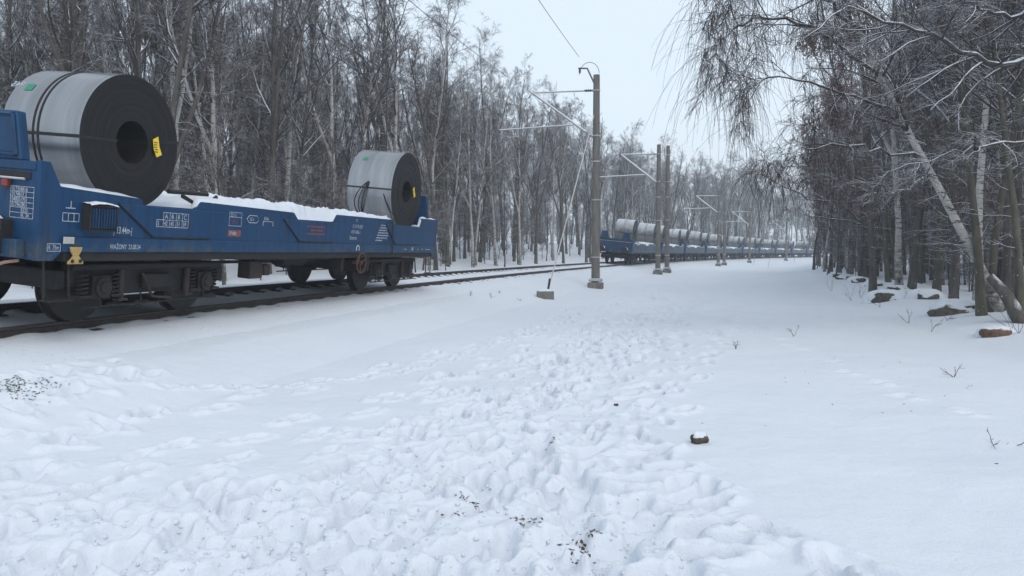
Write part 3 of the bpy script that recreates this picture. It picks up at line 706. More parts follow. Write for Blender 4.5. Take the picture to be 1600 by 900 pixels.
# ------------------------------------------------------------------ steel coils
def make_coil(r, W, ri, seed, near=True):
    rg = random.Random(seed); c = empty('steel_coil'); n = 72
    rings_r = np.linspace(ri, r, 26 if near else 8)
    # outer wrap and bore
    def surf_cyl(rad, name, m):
        a = np.arange(n) * 2 * PI / n; ys = np.linspace(-W / 2, W / 2, 5)
        V = np.array([[(rad + (.004 * math.sin(3 * t + seed) if name == 'wrap' else 0)) * math.cos(t), y, rad * math.sin(t)] for y in ys for t in a[:, ]], float) if False else np.stack([np.broadcast_to(rad * np.cos(a), (5, n)), np.broadcast_to(ys[:, None], (5, n)), np.broadcast_to(rad * np.sin(a), (5, n))], -1).reshape(-1, 3)
        ix = np.arange(5 * n).reshape(5, n); nx = np.roll(ix, -1, 1); q = np.stack([ix[:-1], nx[:-1], nx[1:], ix[1:]], -1).reshape(-1, 4)
        if name == 'bore': q = q[:, ::-1]
        else: q = q[:, ::-1]
        return link(name, mesh_np(name, V, [q], m), c)
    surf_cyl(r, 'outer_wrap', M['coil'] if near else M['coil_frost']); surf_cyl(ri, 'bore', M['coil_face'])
    for sg in (-1, 1):   # the wound edge, turn by turn slightly uneven
        a = np.arange(n) * 2 * PI / n; V = []
        for k, rr in enumerate(rings_r):
            y = sg * (W / 2 + (0 if k in (0, len(rings_r) - 1) else rg.uniform(-.004, .004) * (3 if rg.random() < .12 else 1)))
            V.append(np.stack([rr * np.cos(a), np.full(n, y), rr * np.sin(a)], -1))
        V = np.array(V); K = len(rings_r); ix = np.arange(K * n).reshape(K, n); nx = np.roll(ix, -1, 1)
        q = np.stack([ix[:-1], nx[:-1], nx[1:], ix[1:]], -1).reshape(-1, 4)
        link('wound_edge', mesh_np('wound_edge', V.reshape(-1, 3), [q if sg < 0 else q[:, ::-1]], M['coil_face']), c)
    def ring_band(y, wd=.012):
        b = MB(); a = np.linspace(0, 2 * PI, n + 1); vs = []
        for t in a[:-1]:
            for (dr, dy) in ((.002, -wd), (.006, -wd), (.006, wd), (.002, wd)): vs.append(((r + dr) * math.cos(t), y + dy, (r + dr) * math.sin(t)))
        fs = [(4 * i + j, 4 * i + (j + 1) % 4, 4 * ((i + 1) % n) + (j + 1) % 4, 4 * ((i + 1) % n) + j) for i in range(n) for j in range(4)]
        b.add(vs, fs); b.build('hoop_band', M['black_edge'], c)
    def axial_band(t, wd=.019):
        b = MB(); ct, st = math.cos(t), math.sin(t)
        def P(rad, off, y): return (rad * ct - off * st, y, rad * st + off * ct)
        e = W / 2 + .012
        pr = [((r + .007), e), (r + .007, -e), (ri - .007, -e), (ri - .007, e)]
        for i in range(4):
            (r0, y0), (r1, y1) = pr[i], pr[(i + 1) % 4]
            tt = .005
            if y0 != y1: b.add([P(r0, -wd, y0), P(r0, wd, y0), P(r1, wd, y1), P(r1, -wd, y1), P(r0 + tt, -wd, y0), P(r0 + tt, wd, y0), P(r1 + tt, wd, y1), P(r1 + tt, -wd, y1)], [(0, 1, 2, 3), (4, 7, 6, 5), (0, 4, 5, 1), (2, 6, 7, 3), (0, 3, 7, 4), (1, 5, 6, 2)])
            else: b.add([P(r0, -wd, y0), P(r0, wd, y0), P(r1, wd, y0), P(r1, -wd, y0), P(r0, -wd, y0 + tt), P(r0, wd, y0 + tt), P(r1, wd, y0 + tt), P(r1, -wd, y0 + tt)], [(0, 3, 2, 1), (4, 5, 6, 7), (0, 1, 5, 4), (3, 7, 6, 2), (0, 4, 7, 3), (1, 2, 6, 5)])
        b.build('axial_band', M['black_edge'], c)
    def sticker(t, y, wd, hd):
        b = MB(); vs = []
        for k in range(4):
            tt = t + hd / r * (k / 3 - .5)
            for yy in (y - wd, y + wd): vs.append(((r + .004) * math.cos(tt), yy, (r + .004) * math.sin(tt)))
        b.add(vs, [(2 * k, 2 * k + 1, 2 * k + 3, 2 * k + 2) for k in range(3)]); b.build('green_sticker', M['green_tag'], c)
    return c, ring_band, axial_band, sticker
def coil_at(s0, x, z, r, ny, W, seed, near, label, group='steel coils on the wagons'):
    c, rb, abn, st = make_coil(r, W, .27, seed, near)
    c.matrix_world = wagon_matrix(s0) @ Matrix.Translation((x, -(ny - W / 2), z))
    tag(c, label, 'steel coil', group)
    return c, rb, abn, st
def yellow_tag(c, W, x, z, rot):
    b = MB(); y = -W / 2 - .03
    pts = [(0, 0), (.10, .03), (.105, -.10), (.14, -.21), (.04, -.235), (0, -.13)]
    cs, sn = math.cos(rot), math.sin(rot)
    b.prism([(x + a * cs - d * sn, z + a * sn + d * cs) for a, d in pts], y - .004, y, 'y'); o = b.build('paper_tag', M['yellow_tag'], c)
    f = MB()
    for i in range(5):
        zz = z - .04 - .03 * i; xx = x + .02 + (.035 if i > 2 else 0) * .6; f.box(xx, xx + .06, y - .006, y - .005, zz, zz + .012)
    f.build('tag_print', M['ink'], o)
SN = 6.5926
CW = 1.12
c1, rb, abn, st = coil_at(SN, -4.45, 2.26, .83, 1.05, CW, 1, True, 'big steel coil with two hoop bands beside the tapered end post of the nearest wagon')
rb(.10); rb(.03); abn(R(183)); st(R(142), .36, .06, .11); yellow_tag(c1, CW, .32, .09, .2)
abn(R(8), .02)
tm = text_mesh('945', .13, M['white_paint'], 'chalk_number', c1, 0, 0, 0)
tm.matrix_local = Matrix.Rotation(R(-142 + 180) , 4, 'Y') @ Matrix.Translation((-.829, .47, 0)) @ Matrix.Rotation(-PI / 2, 4, 'Y') @ Matrix.Rotation(PI, 4, 'X') @ Matrix.Rotation(-PI / 2, 4, 'Z')
c2, rb, abn, st = coil_at(SN, 4.66, 2.36, .95, 1.05, CW, 2, True, 'steel coil with cut cable loops hanging, over the hand wheel end of the nearest wagon')
abn(R(181)); st(R(135), .28, .06, .11); yellow_tag(c2, CW, .30, .10, .35); abn(R(7), .015)
b = MB()
for k, o in enumerate((0, .05, .11)):
    t0, t1 = R(172), R(223); pts = []
    for q in np.linspace(0, 1, 12):
        t = t0 + (t1 - t0) * q; rr = .95 + .03 + .10 * math.sin(PI * q) * (.6 + .4 * k); pts.append((rr * math.cos(t), .02 + .16 * o / .11 * math.sin(PI * q) + .22 * q, rr * math.sin(t)))
    b.bar(pts, .013, 5)
b.build('cable_loop', M['black_edge'], c2, True)
b = MB(); b.bar([(.96 * math.cos(R(190)), -.38, .96 * math.sin(R(190))), (.98 * math.cos(R(205)), -.47, .98 * math.sin(R(205))), (1.0 * math.cos(R(225)), -.56, 1.0 * math.sin(R(225)))], .011, 5); b.build('cable_end', M['black_edge'], c2)
ORD = ['first', 'second', 'third', 'fourth', 'fifth', 'sixth', 'seventh', 'eighth', 'ninth', 'tenth']
rk = random.Random(5)
for k in range(10):
    s0 = 56.03 + 13.44 * k
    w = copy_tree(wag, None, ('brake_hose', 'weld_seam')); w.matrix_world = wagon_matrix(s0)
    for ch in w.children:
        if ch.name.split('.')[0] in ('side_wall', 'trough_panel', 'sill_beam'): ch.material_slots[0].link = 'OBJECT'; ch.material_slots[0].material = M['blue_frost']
    tag(w, f'snowy blue coil wagon, {ORD[k]} from the open buffer end of the standing rake', 'wagon', 'blue coil wagons')
    for x, e in ((-4.45, 'open end half'), (4.45, 'far half')):
        r = rk.uniform(.92, 1.0); W = rk.uniform(1.15, 1.4)
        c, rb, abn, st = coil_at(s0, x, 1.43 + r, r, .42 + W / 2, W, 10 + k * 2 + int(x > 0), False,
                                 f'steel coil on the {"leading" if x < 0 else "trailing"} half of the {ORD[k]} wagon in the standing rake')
        rb(.06); rb(-.04); abn(R(183))
make_details(wag)

# ------------------------------------------------------------------ catenary masts and wires
def mast(s, n, h, arms, label, guy=None, horn=False, sign=False):
    k = 1.0 if s < 40 else 1.5
    x, y = flat(s, n); z = gz(x, y); hd = float(head(s)); top = z + h
    # local frame: x along the track, y to its left (towards the track)
    root = empty('catenary_mast', (x, y, z - .05), PI / 2 - hd)
    tag(root, label, 'catenary mast', 'concrete masts beside the track')
    b = MB(); b.cyl((0, 0), .185, .28, h + .05, 'z', 20, .135); b.build('column', M['mast'], root, True)
    b = MB(); b.box(-.30, .30, -.30, .30, -.25, .30); b.build('footing', M['concrete'], root, bevel=.02)
    for sx in (-1, 1):
        c = MB(); c.box(sx * .23 - .05, sx * .23 + .05, -.26, .26, .36, .44); c.box(sx * .23 - .03, sx * .23 + .03, -.22, -.16, .30, .36); c.box(sx * .23 - .03, sx * .23 + .03, .16, .22, .30, .36); c.build('foot_clamp', M['steel_snow'], root, bevel=.01)
    c = MB(); c.box(-.27, .27, -.24, .24, .445, .475); c.build('base_plate', M['steel_snow'], root, bevel=.01)
    for zz in (1.35, h * .42, h * .60, h * .72, h * .93):
        c = MB(); rr = .19 - .05 * zz / h; c.cyl((0, 0), rr + .012, zz, zz + .05, 'z', 20); c.build('band_clamp', M['steel_snow'], root, True)
    if sign:
        c = MB(); c.box(-.24, -.20, -.13, .13, 2.0, 2.42); so = c.build('number_plate', M['white_paint'], root); c = MB(); c.box(-.246, -.2405, -.06, .06, 2.12, 2.30); c.build('plate_mark', M['ink'], so)
    if arms:
        zt, reach = h * .935, arms
        a = MB(); a.bar([(0, .14, zt), (0, reach, zt + .06)], .036 * k, 8); a.build('top_tube', M['steel_snow'], root)
        a = MB(); a.bar([(0, .16, zt - 1.95), (0, reach + .03, zt + .04)], .05 * k, 8); a.build('cantilever_tube', M['steel_snow'], root)
        for (p, q_) in (((0, .16, zt - 1.95), (0, .45, zt - 1.72)), ((0, .18, zt), (0, .5, zt + .008))):
            i_ = MB(); P = [tuple(np.array(p) + (np.array(q_) - np.array(p)) * t) for t in np.linspace(0, 1, 9)]; i_.bar(P, [.03 if j % 2 else .065 for j in range(9)], 8); i_.build('insulator', M['insulator'], root, True)
        zs = zt - 1.45
        a = MB(); a.bar([(0, .95, zs + .05), (0, reach + 1.55, zs - .02)], .034 * k, 8); a.build('registration_tube', M['steel_snow'], root)
        a = MB(); a.bar([(.02, reach + 1.5, zs - .02), (.02, reach + 1.4, zs - .28), (.02, reach + .7, zs - .36)], .012, 6); a.build('steady_arm', M['steel_snow'], root)
    if horn:
        a = MB(); a.bar([(0, .12, h - .25), (0, .40, h + .35), (0, .78, h + .38)], .04, 6); a.build('feeder_bracket', M['concrete'], root)
        t = np.linspace(0, PI, 12); a = MB(); a.bar([(0, .32 + .43 * math.cos(v) , h + .1 + .5 * math.sin(v)) for v in t], .012, 5); a.build('feeder_jumper', M['wire'], root)
        a = MB(); P = [(0, .72, h + .36 - .18 * t_) for t_ in np.linspace(0, 1, 7)]; a.bar(P, [.03 if j % 2 else .06 for j in range(7)], 8); a.build('insulator', M['insulator'], root, True)
    return root, z
m1, z1 = mast(32.0, 3.6, 9.0, 2.75, 'tall concrete catenary mast with feeder horn on top and guy rod beside it', horn=True)
mast(53.4, 3.7, 9.0, 2.6, 'catenary mast with snowy bracket arms, paired with a bare mast, by the rake')
mast(58.4, 3.65, 9.6, 0, 'bare concrete mast without arms, close behind an armed mast at the rake end')
mast(91.0, 3.75, 8.8, 2.6, 'catenary mast with white number plate and bracket arms beside the rake', sign=True)
mast(95.5, 3.75, 8.8, 0, 'bare concrete mast right behind the one with the number plate')
mast(118.0, 3.4, 8.2, 2.6, 'slim armed catenary mast standing alone beside the fifth wagon of the rake')
mast(150.0, 3.3, 8.0, 2.6, 'most distant catenary mast, hazy, beside the tail of the rake')
# guy rod to a concrete anchor
ax, ay, az = on_ground(852, 466)
g = empty('guy_anchor', (ax, ay, az)); tag(g, 'square concrete guy anchor block with thin rod rising to the mast', 'guy anchor')
b = MB(); b.box(-.27, .27, -.25, .25, -.1, .24); b.build('block', M['concrete'], g, bevel=.02)
b = MB(); A, B_ = np.meshgrid(np.linspace(-.26, .26, 10), np.linspace(-.24, .24, 9)); zz = .30 + .02 * fbm(A, B_, 5, 2) - .9 * np.maximum(np.abs(A) / .26, np.abs(B_) / .24) ** 6 * .07
ix = np.arange(A.size).reshape(A.shape); qq = np.stack([ix[:-1, :-1], ix[:-1, 1:], ix[1:, 1:], ix[1:, :-1]], -1).reshape(-1, 4)
link('snow_cap', mesh_np('snow_cap', np.stack([A, B_, zz], -1).reshape(-1, 3), [qq], M['snow_soft']), g)
mx, my = flat(32.0, 3.6)
b = MB(); b.bar([(.08, 0, .2), (mx - ax - .1, my - ay - .05, z1 + 7.35 - az)], .022, 6); b.build('guy_rod', M['plate_grey'], g)
b = MB(); b.bar([(.08, 0, .2), (.08 + (mx - ax) * .03, (my - ay) * .03, .62)], .035, 6); b.build('turnbuckle', M['black_iron'], g)
def wire(name, pts, r, label, drop=None):
    P = np.array([pts]); V, q = tubes(P, np.full(P.shape[:2], r), 4)
    return tag(link(name, mesh_np(name, V, [q], M['wire'])), label, 'wire')
sup = [(-8, .75, -.55), (32, .75, -.75), (53.4, .9, -.6), (91, .9, -.6), (118, .7, -.6), (150, .7, -.6), (200, .7, -.6)]
def zt_of(s):
    x, y = flat(s, 3.6); return gz(x, y) - .05 + (9.0 if s < 60 else 8.5) * .935
mess, cont = [], []
for i in range(len(sup) - 1):
    (sa, na, ca_), (sb, nb, cb) = sup[i], sup[i + 1]
    A = np.array([*flat(sa, na), zt_of(sa) + .06]); B2 = np.array([*flat(sb, nb), zt_of(sb) + .06])
    Ac = np.array([*flat(sa, ca_), zt_of(sa) - 1.78]); Bc = np.array([*flat(sb, cb), zt_of(sb) - 1.78])
    for t in np.linspace(0, 1, 13)[: 13 if i == len(sup) - 2 else 12]:
        mess.append(A * (1 - t) + B2 * t - np.array([0, 0, 4 * .7 * t * (1 - t)])); cont.append(Ac * (1 - t) + Bc * t)
mw = wire('messenger_wire', mess, .011, 'upper sagging messenger wire of the overhead line, with droppers')
for i in (3, 6, 9, 15, 18, 21):
    b = MB(); b.bar([tuple(mess[i]), tuple(cont[i])], .005, 4); b.build('dropper', M['wire'], mw)
wire('contact_wire', cont, .011, 'lower contact wire of the overhead line, over the track')
hx = [np.array([*flat(s, 2.85), zt_of(s) / .935 * 1.0 + .85]) for s in (-8, 32)]
fe = [hx[0] * (1 - t) + hx[1] * t - np.array([0, 0, 4 * .5 * t * (1 - t)]) for t in np.linspace(0, 1, 13)]
wire('feeder_wire', fe, .011, 'single feeder wire running to the horn on top of the tall mast')

# ------------------------------------------------------------------ trees
def grow(rg, P, D, L, K, wander, up=0.0, droop=0.0):
    pts = [P]; d = nrm(D); st = (L / (K - 1))[:, None]
    for k in range(K - 1):
        t = k / max(K - 2, 1)
        d = d + rg.normal(size=d.shape) * wander; d[:, 2] += up - droop * t; d = nrm(d)
        P = P + d * st; pts.append(P)
    return np.stack(pts, 1)
def kids(rg, pts, rad, m, t0, t1, ang, angsd, ratio, flat_=0.0, bias=1.0):
    Nn, K, _ = pts.shape
    t = t0 + (t1 - t0) * rg.random((Nn, m)) ** bias
    f = t * (K - 1); i = np.minimum(f.astype(int), K - 2); w = (f - i)[..., None]
    ar = np.arange(Nn)[:, None]
    p = pts[ar, i] * (1 - w) + pts[ar, i + 1] * w; tan = nrm(pts[ar, i + 1] - pts[ar, i]); r = rad[ar, i] * (1 - w[..., 0]) + rad[ar, i + 1] * w[..., 0]
    v = rg.normal(size=p.shape); v[..., 2] *= (1 - flat_); v = nrm(v - tan * (v * tan).sum(-1, keepdims=True))
    a = ang + rg.normal(size=t.shape) * angsd
    d = tan * np.cos(a)[..., None] + v * np.sin(a)[..., None]
    plen = np.linalg.norm(np.diff(pts, axis=1), axis=-1).sum(1)[:, None]
    L = plen * ratio * (1.05 - .6 * t) * rg.uniform(.6, 1.25, t.shape)
    return p.reshape(-1, 3), d.reshape(-1, 3), L.ravel(), r.ravel()
def taper(L, K, r0, tip=.25):
    t = np.linspace(0, 1, K)[None]; return r0[:, None] * (1 - (1 - tip) * t)
class Crown:
    def __init__(s): s.V = []; s.Q = []; s.I = []; s.n = 0
    def add(s, P, r, S, i=0):
        v, q = tubes(P, r, S); s.V.append(v); s.Q.append(q + s.n); s.I.append(np.full(len(q), i)); s.n += len(v)
    def mesh(s, name, m): return mesh_np(name, np.concatenate(s.V), [np.concatenate(s.Q)], [m, M['limb']], True, np.concatenate(s.I))
def tree_meshes(seed, H, r0, kind, trunk=None, leaders=1, cb=.32, nl=26, twig=10, thick=1.0, low=False):
    """returns trunk mesh, crown mesh, leaf mesh or None"""
    rg = np.random.default_rng(seed)
    birch = kind == 'birch'
    K = 15
    if trunk is None:
        lean = rg.normal(size=2) * .035
        T = grow(rg, np.zeros((1, 3)), np.array([[lean[0], lean[1], 1.0]]), np.array([H]), K, .035, .03)
    else:
        tp = np.array(trunk, float); cs = np.concatenate([[0], np.cumsum(np.linalg.norm(np.diff(tp, axis=0), axis=1))]); T = np.stack([np.interp(np.linspace(0, cs[-1], K), cs, tp[:, j]) for j in range(3)], -1)[None]
    tr = r0 * (1 - .88 * np.linspace(0, 1, K) ** .9)[None]; tr[:, 0] *= 1.25
    ct = Crown(); ct.add(T, tr, 9)
    stems, srad = [T], [tr]
    for l in range(leaders - 1):
        k = rg.integers(3, 7); p = T[0, k]; a = rg.random() * 6.28; d = np.array([[.42 * math.cos(a), .42 * math.sin(a), 1.0]])
        ln = np.array([(H - p[2]) * rg.uniform(.8, .98)])
        S2 = grow(rg, p[None], d, ln, K, .04, .06); sr = (tr[0, k] * .78) * (1 - .88 * np.linspace(0, 1, K))[None]
        ct.add(S2, sr, 7); stems.append(S2); srad.append(sr)
    S_ = np.concatenate(stems); SR = np.concatenate(srad)
    cr = Crown()
    per = max(int(nl / len(stems)), 6)
    p, d, L, r = kids(rg, S_, SR, per, cb, .98, R(40 if not birch else 38), .2, .28 if not birch else .25)
    L = np.clip(L, .7, 5.0)
    LB = grow(rg, p, d, L, 7, .12, .10 if not birch else .05, .0 if not birch else .16); lr = taper(L, 7, np.minimum(r * .55, .012 + .011 * L), .2) * thick
    cr.add(LB, lr, 4 if low else 5, 1)
    m2 = 4 if low else 9
    p, d, L2, r = kids(rg, LB, lr, m2, .12, 1.0, R(46), .25, .42, .15)
    L2 = np.clip(L2, .35, 2.2)
    SB = grow(rg, p, d, L2, 5, .17, .07 if not birch else .03, .05 if not birch else .28); sr = taper(L2, 5, np.clip(r * .6, .005, .02), .35) * thick
    cr.add(SB, sr, 3)
    m3 = 3 if low else twig
    p, d, L3, r = kids(rg, SB, sr, m3, .1, 1.0, R(42), .3, .5, .1)
    L3 = np.clip(L3, .22, .95) * (1.0 if not birch else 1.35)
    TW = grow(rg, p, d, L3, 4, .2, .02, .05 if not birch else .42); wr = taper(L3, 4, np.full(len(L3), .0065), .5) * thick
    cr.add(TW, wr, 3)
    # dead snags low on the stem
    if not low:
        p, d, L4, r = kids(rg, T, tr, 12, .1, cb + .1, R(75), .2, .09)
        D4 = grow(rg, p, d, np.clip(L4, .4, 1.8), 5, .16, -.03); cr.add(D4, taper(L4, 5, np.full(len(L4), .014), .3), 4, 1)
        p, d, L5, r = kids(rg, D4, taper(L4, 5, np.full(len(L4), .014), .3), 4, .2, 1, R(45), .2, .5); D5 = grow(rg, p, d, np.clip(L5, .2, .9), 4, .2); cr.add(D5, taper(L5, 4, np.full(len(L5), .006), .5), 3)
    lm = None
    if kind == 'oak':
        n = 5200; i = rg.integers(0, len(TW), n); c = TW[i, rg.integers(1, 4, n)] + rg.normal(size=(n, 3)) * .03
        a = nrm(rg.normal(size=(n, 3))); b_ = nrm(np.cross(a, rg.normal(size=(n, 3)))); sz = rg.uniform(.025, .05, (n, 1))
        V = np.stack([c - a * sz * 1.4, c + b_ * sz * .7, c + a * sz * 1.4, c - b_ * sz * .7], 1).reshape(-1, 3)
        lm = (V, np.arange(4 * n).reshape(-1, 4))
    return ct, cr, lm
PROTO = {}
def proto(key, bark, twigm, *a, **k):
    ct, cr, lm = tree_meshes(*a, **k)
    PROTO[key] = (ct.mesh('trunk', M[bark]), cr.mesh('crown', M[twigm]), mesh_np('withered_leaves', lm[0], [lm[1]], M['leaf_brown'], False) if lm else None)
proto('d1', 'bark_dark', 'twig', 101, 13.5, .12, 'dark', leaders=1, cb=.36)
proto('d2', 'bark_dark', 'twig', 102, 14.5, .135, 'dark', leaders=2, cb=.34, nl=30)
proto('d3', 'bark_moss', 'twig', 103, 12.5, .095, 'dark', leaders=1, cb=.38, nl=24)
proto('d4', 'bark_dark', 'twig_red', 104, 13.0, .12, 'dark', leaders=3, cb=.34, nl=33)
proto('d5', 'bark_moss', 'twig_red', 105, 15.0, .125, 'dark', leaders=2, cb=.40, nl=30)
proto('b1', 'bark_birch', 'twig_birch', 111, 14.0, .105, 'birch', leaders=1, cb=.35, nl=28, twig=10)
proto('b2', 'bark_birch', 'twig_birch', 112, 15.0, .115, 'birch', leaders=2, cb=.35, nl=32, twig=10)
proto('b3', 'bark_birch', 'twig_birch', 113, 12.5, .085, 'birch', leaders=1, cb=.3, nl=26, twig=10)
proto('o1', 'bark_dark', 'twig_red', 121, 11.0, .13, 'oak', leaders=2, cb=.2, nl=30)
proto('s1', 'bark_dark', 'twig', 131, 5.5, .035, 'dark', leaders=2, cb=.12, nl=18, twig=6)
proto('s2', 'bark_moss', 'twig_red', 132, 4.2, .028, 'dark', leaders=3, cb=.08, nl=21, twig=6)
proto('s3', 'bark_dark', 'twig_red', 133, 6.5, .045, 'dark', leaders=1, cb=.15, nl=20, twig=6)
LAB = {  # (name, left label, right label, category)
    'd1': ('bare_tree', 'straight bare dark barked tree in the wood', ), 'd2': ('bare_tree', 'bare dark barked tree forked into two stems, in the wood'),
    'd3': ('bare_tree', 'slim bare tree with mossy olive trunk in the wood'), 'd4': ('bare_tree', 'bare dark tree splitting into three upright leaders, in the wood'),
    'd5': ('bare_tree', 'tall bare forked tree with mossy olive bark in the wood'),
    'b1': ('birch_tree', 'single stemmed birch with pale trunk in the wood'), 'b2': ('birch_tree', 'forked pale birch with drooping twigs in the wood'), 'b3': ('birch_tree', 'small slender pale birch in the wood'),
    'o1': ('oak_tree', 'tree still holding rusty brown withered leaves in the wood'),
    's1': ('sapling', 'thin bare sapling in the undergrowth of the wood'), 's2': ('shrub', 'low many stemmed bare shrub in the undergrowth of the wood'), 's3': ('sapling', 'tall thin single stemmed sapling in the undergrowth of the wood')}
def plant(key, x, y, rz, sc, side, z=None, label=None):
    nm, lb = LAB[key]; z = surf(x, y) if z is None else z
    e = empty(nm, (x, y, z - .06), rz); e.scale = (sc, sc, sc * 1.0)
    where = 'behind the railway' if side == 'l' else 'beside the snowy field'
    tag(e, label or f'{lb} {where}', 'tree' if nm.endswith('tree') else ('sapling' if nm == 'sapling' else 'shrub'), None if label else f'{lb} {where}')
    t, c, l = PROTO[key]
    link('trunk', t, e); link('crown', c, e)
    if l: link('withered_leaves', l, e)
    return e
tr = np.random.default_rng(77)
def inview(x, y, lo=-260, hi=1880):
    if y < 3: return False
    px = 800 + 1160 * x / y; return lo < px < hi
spots = []
def free(x, y, dmin):
    return all((x - a) ** 2 + (y - b_) ** 2 > dmin * dmin for a, b_ in spots)
def scatter(count, s0, s1, n0, n1, keys, dmin, side, sc=(.85, 1.15), sb=1.0, nbias=1.0):
    k = tries = 0
    while k < count and tries < count * 30:
        tries += 1
        s = s0 + (s1 - s0) * tr.random() ** sb; n = n0 + (n1 - n0) * tr.random() ** nbias
        x, y = flat(s, n); x, y = float(x), float(y)
        if not inview(x, y) or not free(x, y, dmin): continue
        spots.append((x, y)); plant(keys[tr.integers(len(keys))], x, y, tr.random() * 6.28, tr.uniform(*sc), side); k += 1
LK = ['d1', 'd2', 'd3', 'd4', 'd5', 'd1', 'd4', 'b1', 'b2', 'b3']
# explicit trunks that stand out at the edge of the right hand wood
for px, py, key, sc in ((1424, 453, 'd2', .95), (1388, 441, 'd3', 1.1), (1534, 492, 'd5', .74), (1549, 488, 'd3', .9), (1526, 478, 'b1', .95), (1490, 470, 'd1', .9), (1592, 503, 'd3', .8), (1460, 462, 'd3', 1.0),
                        (1352, 434, 'o1', 1.15), (1330, 429, 'd4', 1.0), (1312, 426, 'd1', .95), (1290, 421, 'o1', 1.0), (1405, 447, 'b2', 1.1), (1570, 480, 'd1', .85), (1276, 415, 'd4', .8)):
    x, y, z = on_ground(px, py); spots.append((x, y)); plant(key, x, y, tr.random() * 6.28, sc, 'r', z)
for s_, n_, key, sc in ((22, -9.2, 'b2', 1.2), (26.3, -8.6, 'd4', 1.25), (29.5, -10, 'b1', 1.25), (24.2, -13.5, 'd2', 1.2), (18.6, -9.6, 'd4', 1.15), (32.5, -9, 'b2', 1.2), (35.5, -9.5, 'b1', 1.4), (38.2, -8.6, 'b2', 1.35), (40.5, -10.5, 'd4', 1.45), (42.8, -9, 'b1', 1.3)):   # tall front row where the wood meets the open sky
    x, y = (float(v) for v in flat(s_, n_)); spots.append((x, y)); plant(key, x, y, tr.random() * 6.28, sc, 'l')
scatter(150, -6, 62, -7.2, -32, LK, 1.0, 'l', nbias=1.1)
scatter(120, 60, 150, -6.8, -26, LK, 1.6, 'l', (.95, 1.2))
scatter(75, 140, 235, -6, -26, LK, 1.8, 'l', (1.1, 1.4))
scatter(30, 26, 75, 13.6, 17.5, ['o1', 'd4', 'd3', 'b3', 's3', 'o1'], 1.0, 'r', (.7, 1.05))
scatter(95, 10, 62, 15.2, 34, ['d1', 'd2', 'd3', 'd5', 'd4', 'b1', 'b3', 'd3', 'o1'], 1.25, 'r', (.9, 1.2))
scatter(55, 62, 190, 14.5, 26, ['d1', 'd2', 'd4', 'd5', 'b1', 'o1'], 1.8, 'r', (.85, 1.1))
scatter(90, -4, 70, -6.4, -24, ['s1', 's2', 's3'], .7, 'l', (.7, 1.2))
scatter(40, 70, 200, -6.0, -14, ['s1', 's2', 's3'], 1.0, 'l', (.7, 1.2))
scatter(80, 10, 80, 14.6, 26, ['s1', 's2', 's3'], .7, 'r', (.6, 1.1))
scatter(30, 80, 190, 13.5, 18, ['s1', 's3', 's2'], 1.0, 'r', (.7, 1.1))
# deep wood that reads as one mass
def merged(seed, *a, **k):
    ct, cr, _ = tree_meshes(seed, *a, **k)
    return mesh_np('wood_piece', np.concatenate(ct.V + cr.V), [np.concatenate(ct.Q + [q + ct.n for q in cr.Q])], [M['twig'], M['limb']], True, np.concatenate(ct.I + cr.I))
def mass(name, label, cat, protos, pts, seed, smin, smax):
    pc = bpy.data.collections.new(name + '_pieces')
    for m in protos: pc.objects.link(bpy.data.objects.new('wood_piece', m))
    me = bpy.data.meshes.new(name); me.from_pydata(pts, [], []); o = link(name, me)
    ng = bpy.data.node_groups.new(name, 'GeometryNodeTree')
    ng.interface.new_socket('Geometry', in_out='INPUT', socket_type='NodeSocketGeometry'); ng.interface.new_socket('Geometry', in_out='OUTPUT', socket_type='NodeSocketGeometry')
    n = ng.nodes; gi, go = n.new('NodeGroupInput'), n.new('NodeGroupOutput'); ip = n.new('GeometryNodeInstanceOnPoints'); ci = n.new('GeometryNodeCollectionInfo')
    ci.inputs['Collection'].default_value = pc; ci.inputs['Separate Children'].default_value = True; ci.inputs['Reset Children'].default_value = True
    rv = n.new('FunctionNodeRandomValue'); rv.data_type = 'FLOAT_VECTOR'; rv.inputs[0].default_value = (0, 0, 0); rv.inputs[1].default_value = (0, 0, 6.283); rv.inputs['Seed'].default_value = seed
    rs = n.new('FunctionNodeRandomValue'); rs.data_type = 'FLOAT'; rs.inputs[2].default_value = smin; rs.inputs[3].default_value = smax; rs.inputs['Seed'].default_value = seed + 1
    ip.inputs['Pick Instance'].default_value = True
    L = ng.links.new
    L(gi.outputs[0], ip.inputs['Points']); L(ci.outputs[0], ip.inputs['Instance']); L(rv.outputs[0], ip.inputs['Rotation']); L(rs.outputs[1], ip.inputs['Scale']); L(ip.outputs[0], go.inputs[0])
    md = o.modifiers.new('spread', 'NODES'); md.node_group = ng
    return tag(o, label, cat, None, 'stuff')
def region_points(seed, regs):
    g = np.random.default_rng(seed); out = []
    for cnt, s0, s1, n0, n1 in regs:
        k = 0
        while k < cnt:
            x, y = flat(g.uniform(s0, s1), g.uniform(n0, n1))
            if inview(x, y, -200, 1800): out.append((float(x), float(y), gz(x, y) - .08)); k += 1
    return out
mass('deep_wood', 'dense bare wood deep behind the front trees', 'wood', [merged(300 + i, 13.5, .11, 'dark', leaders=1 + i % 2, cb=.14, nl=34, twig=8, thick=1.25) for i in range(3)],
     region_points(9, [(105, -8, 110, -48, -25), (50, 60, 150, -40, -24), (70, 140, 260, -40, -20), (60, 12, 130, 30, 46)]), 3, .55, .82)
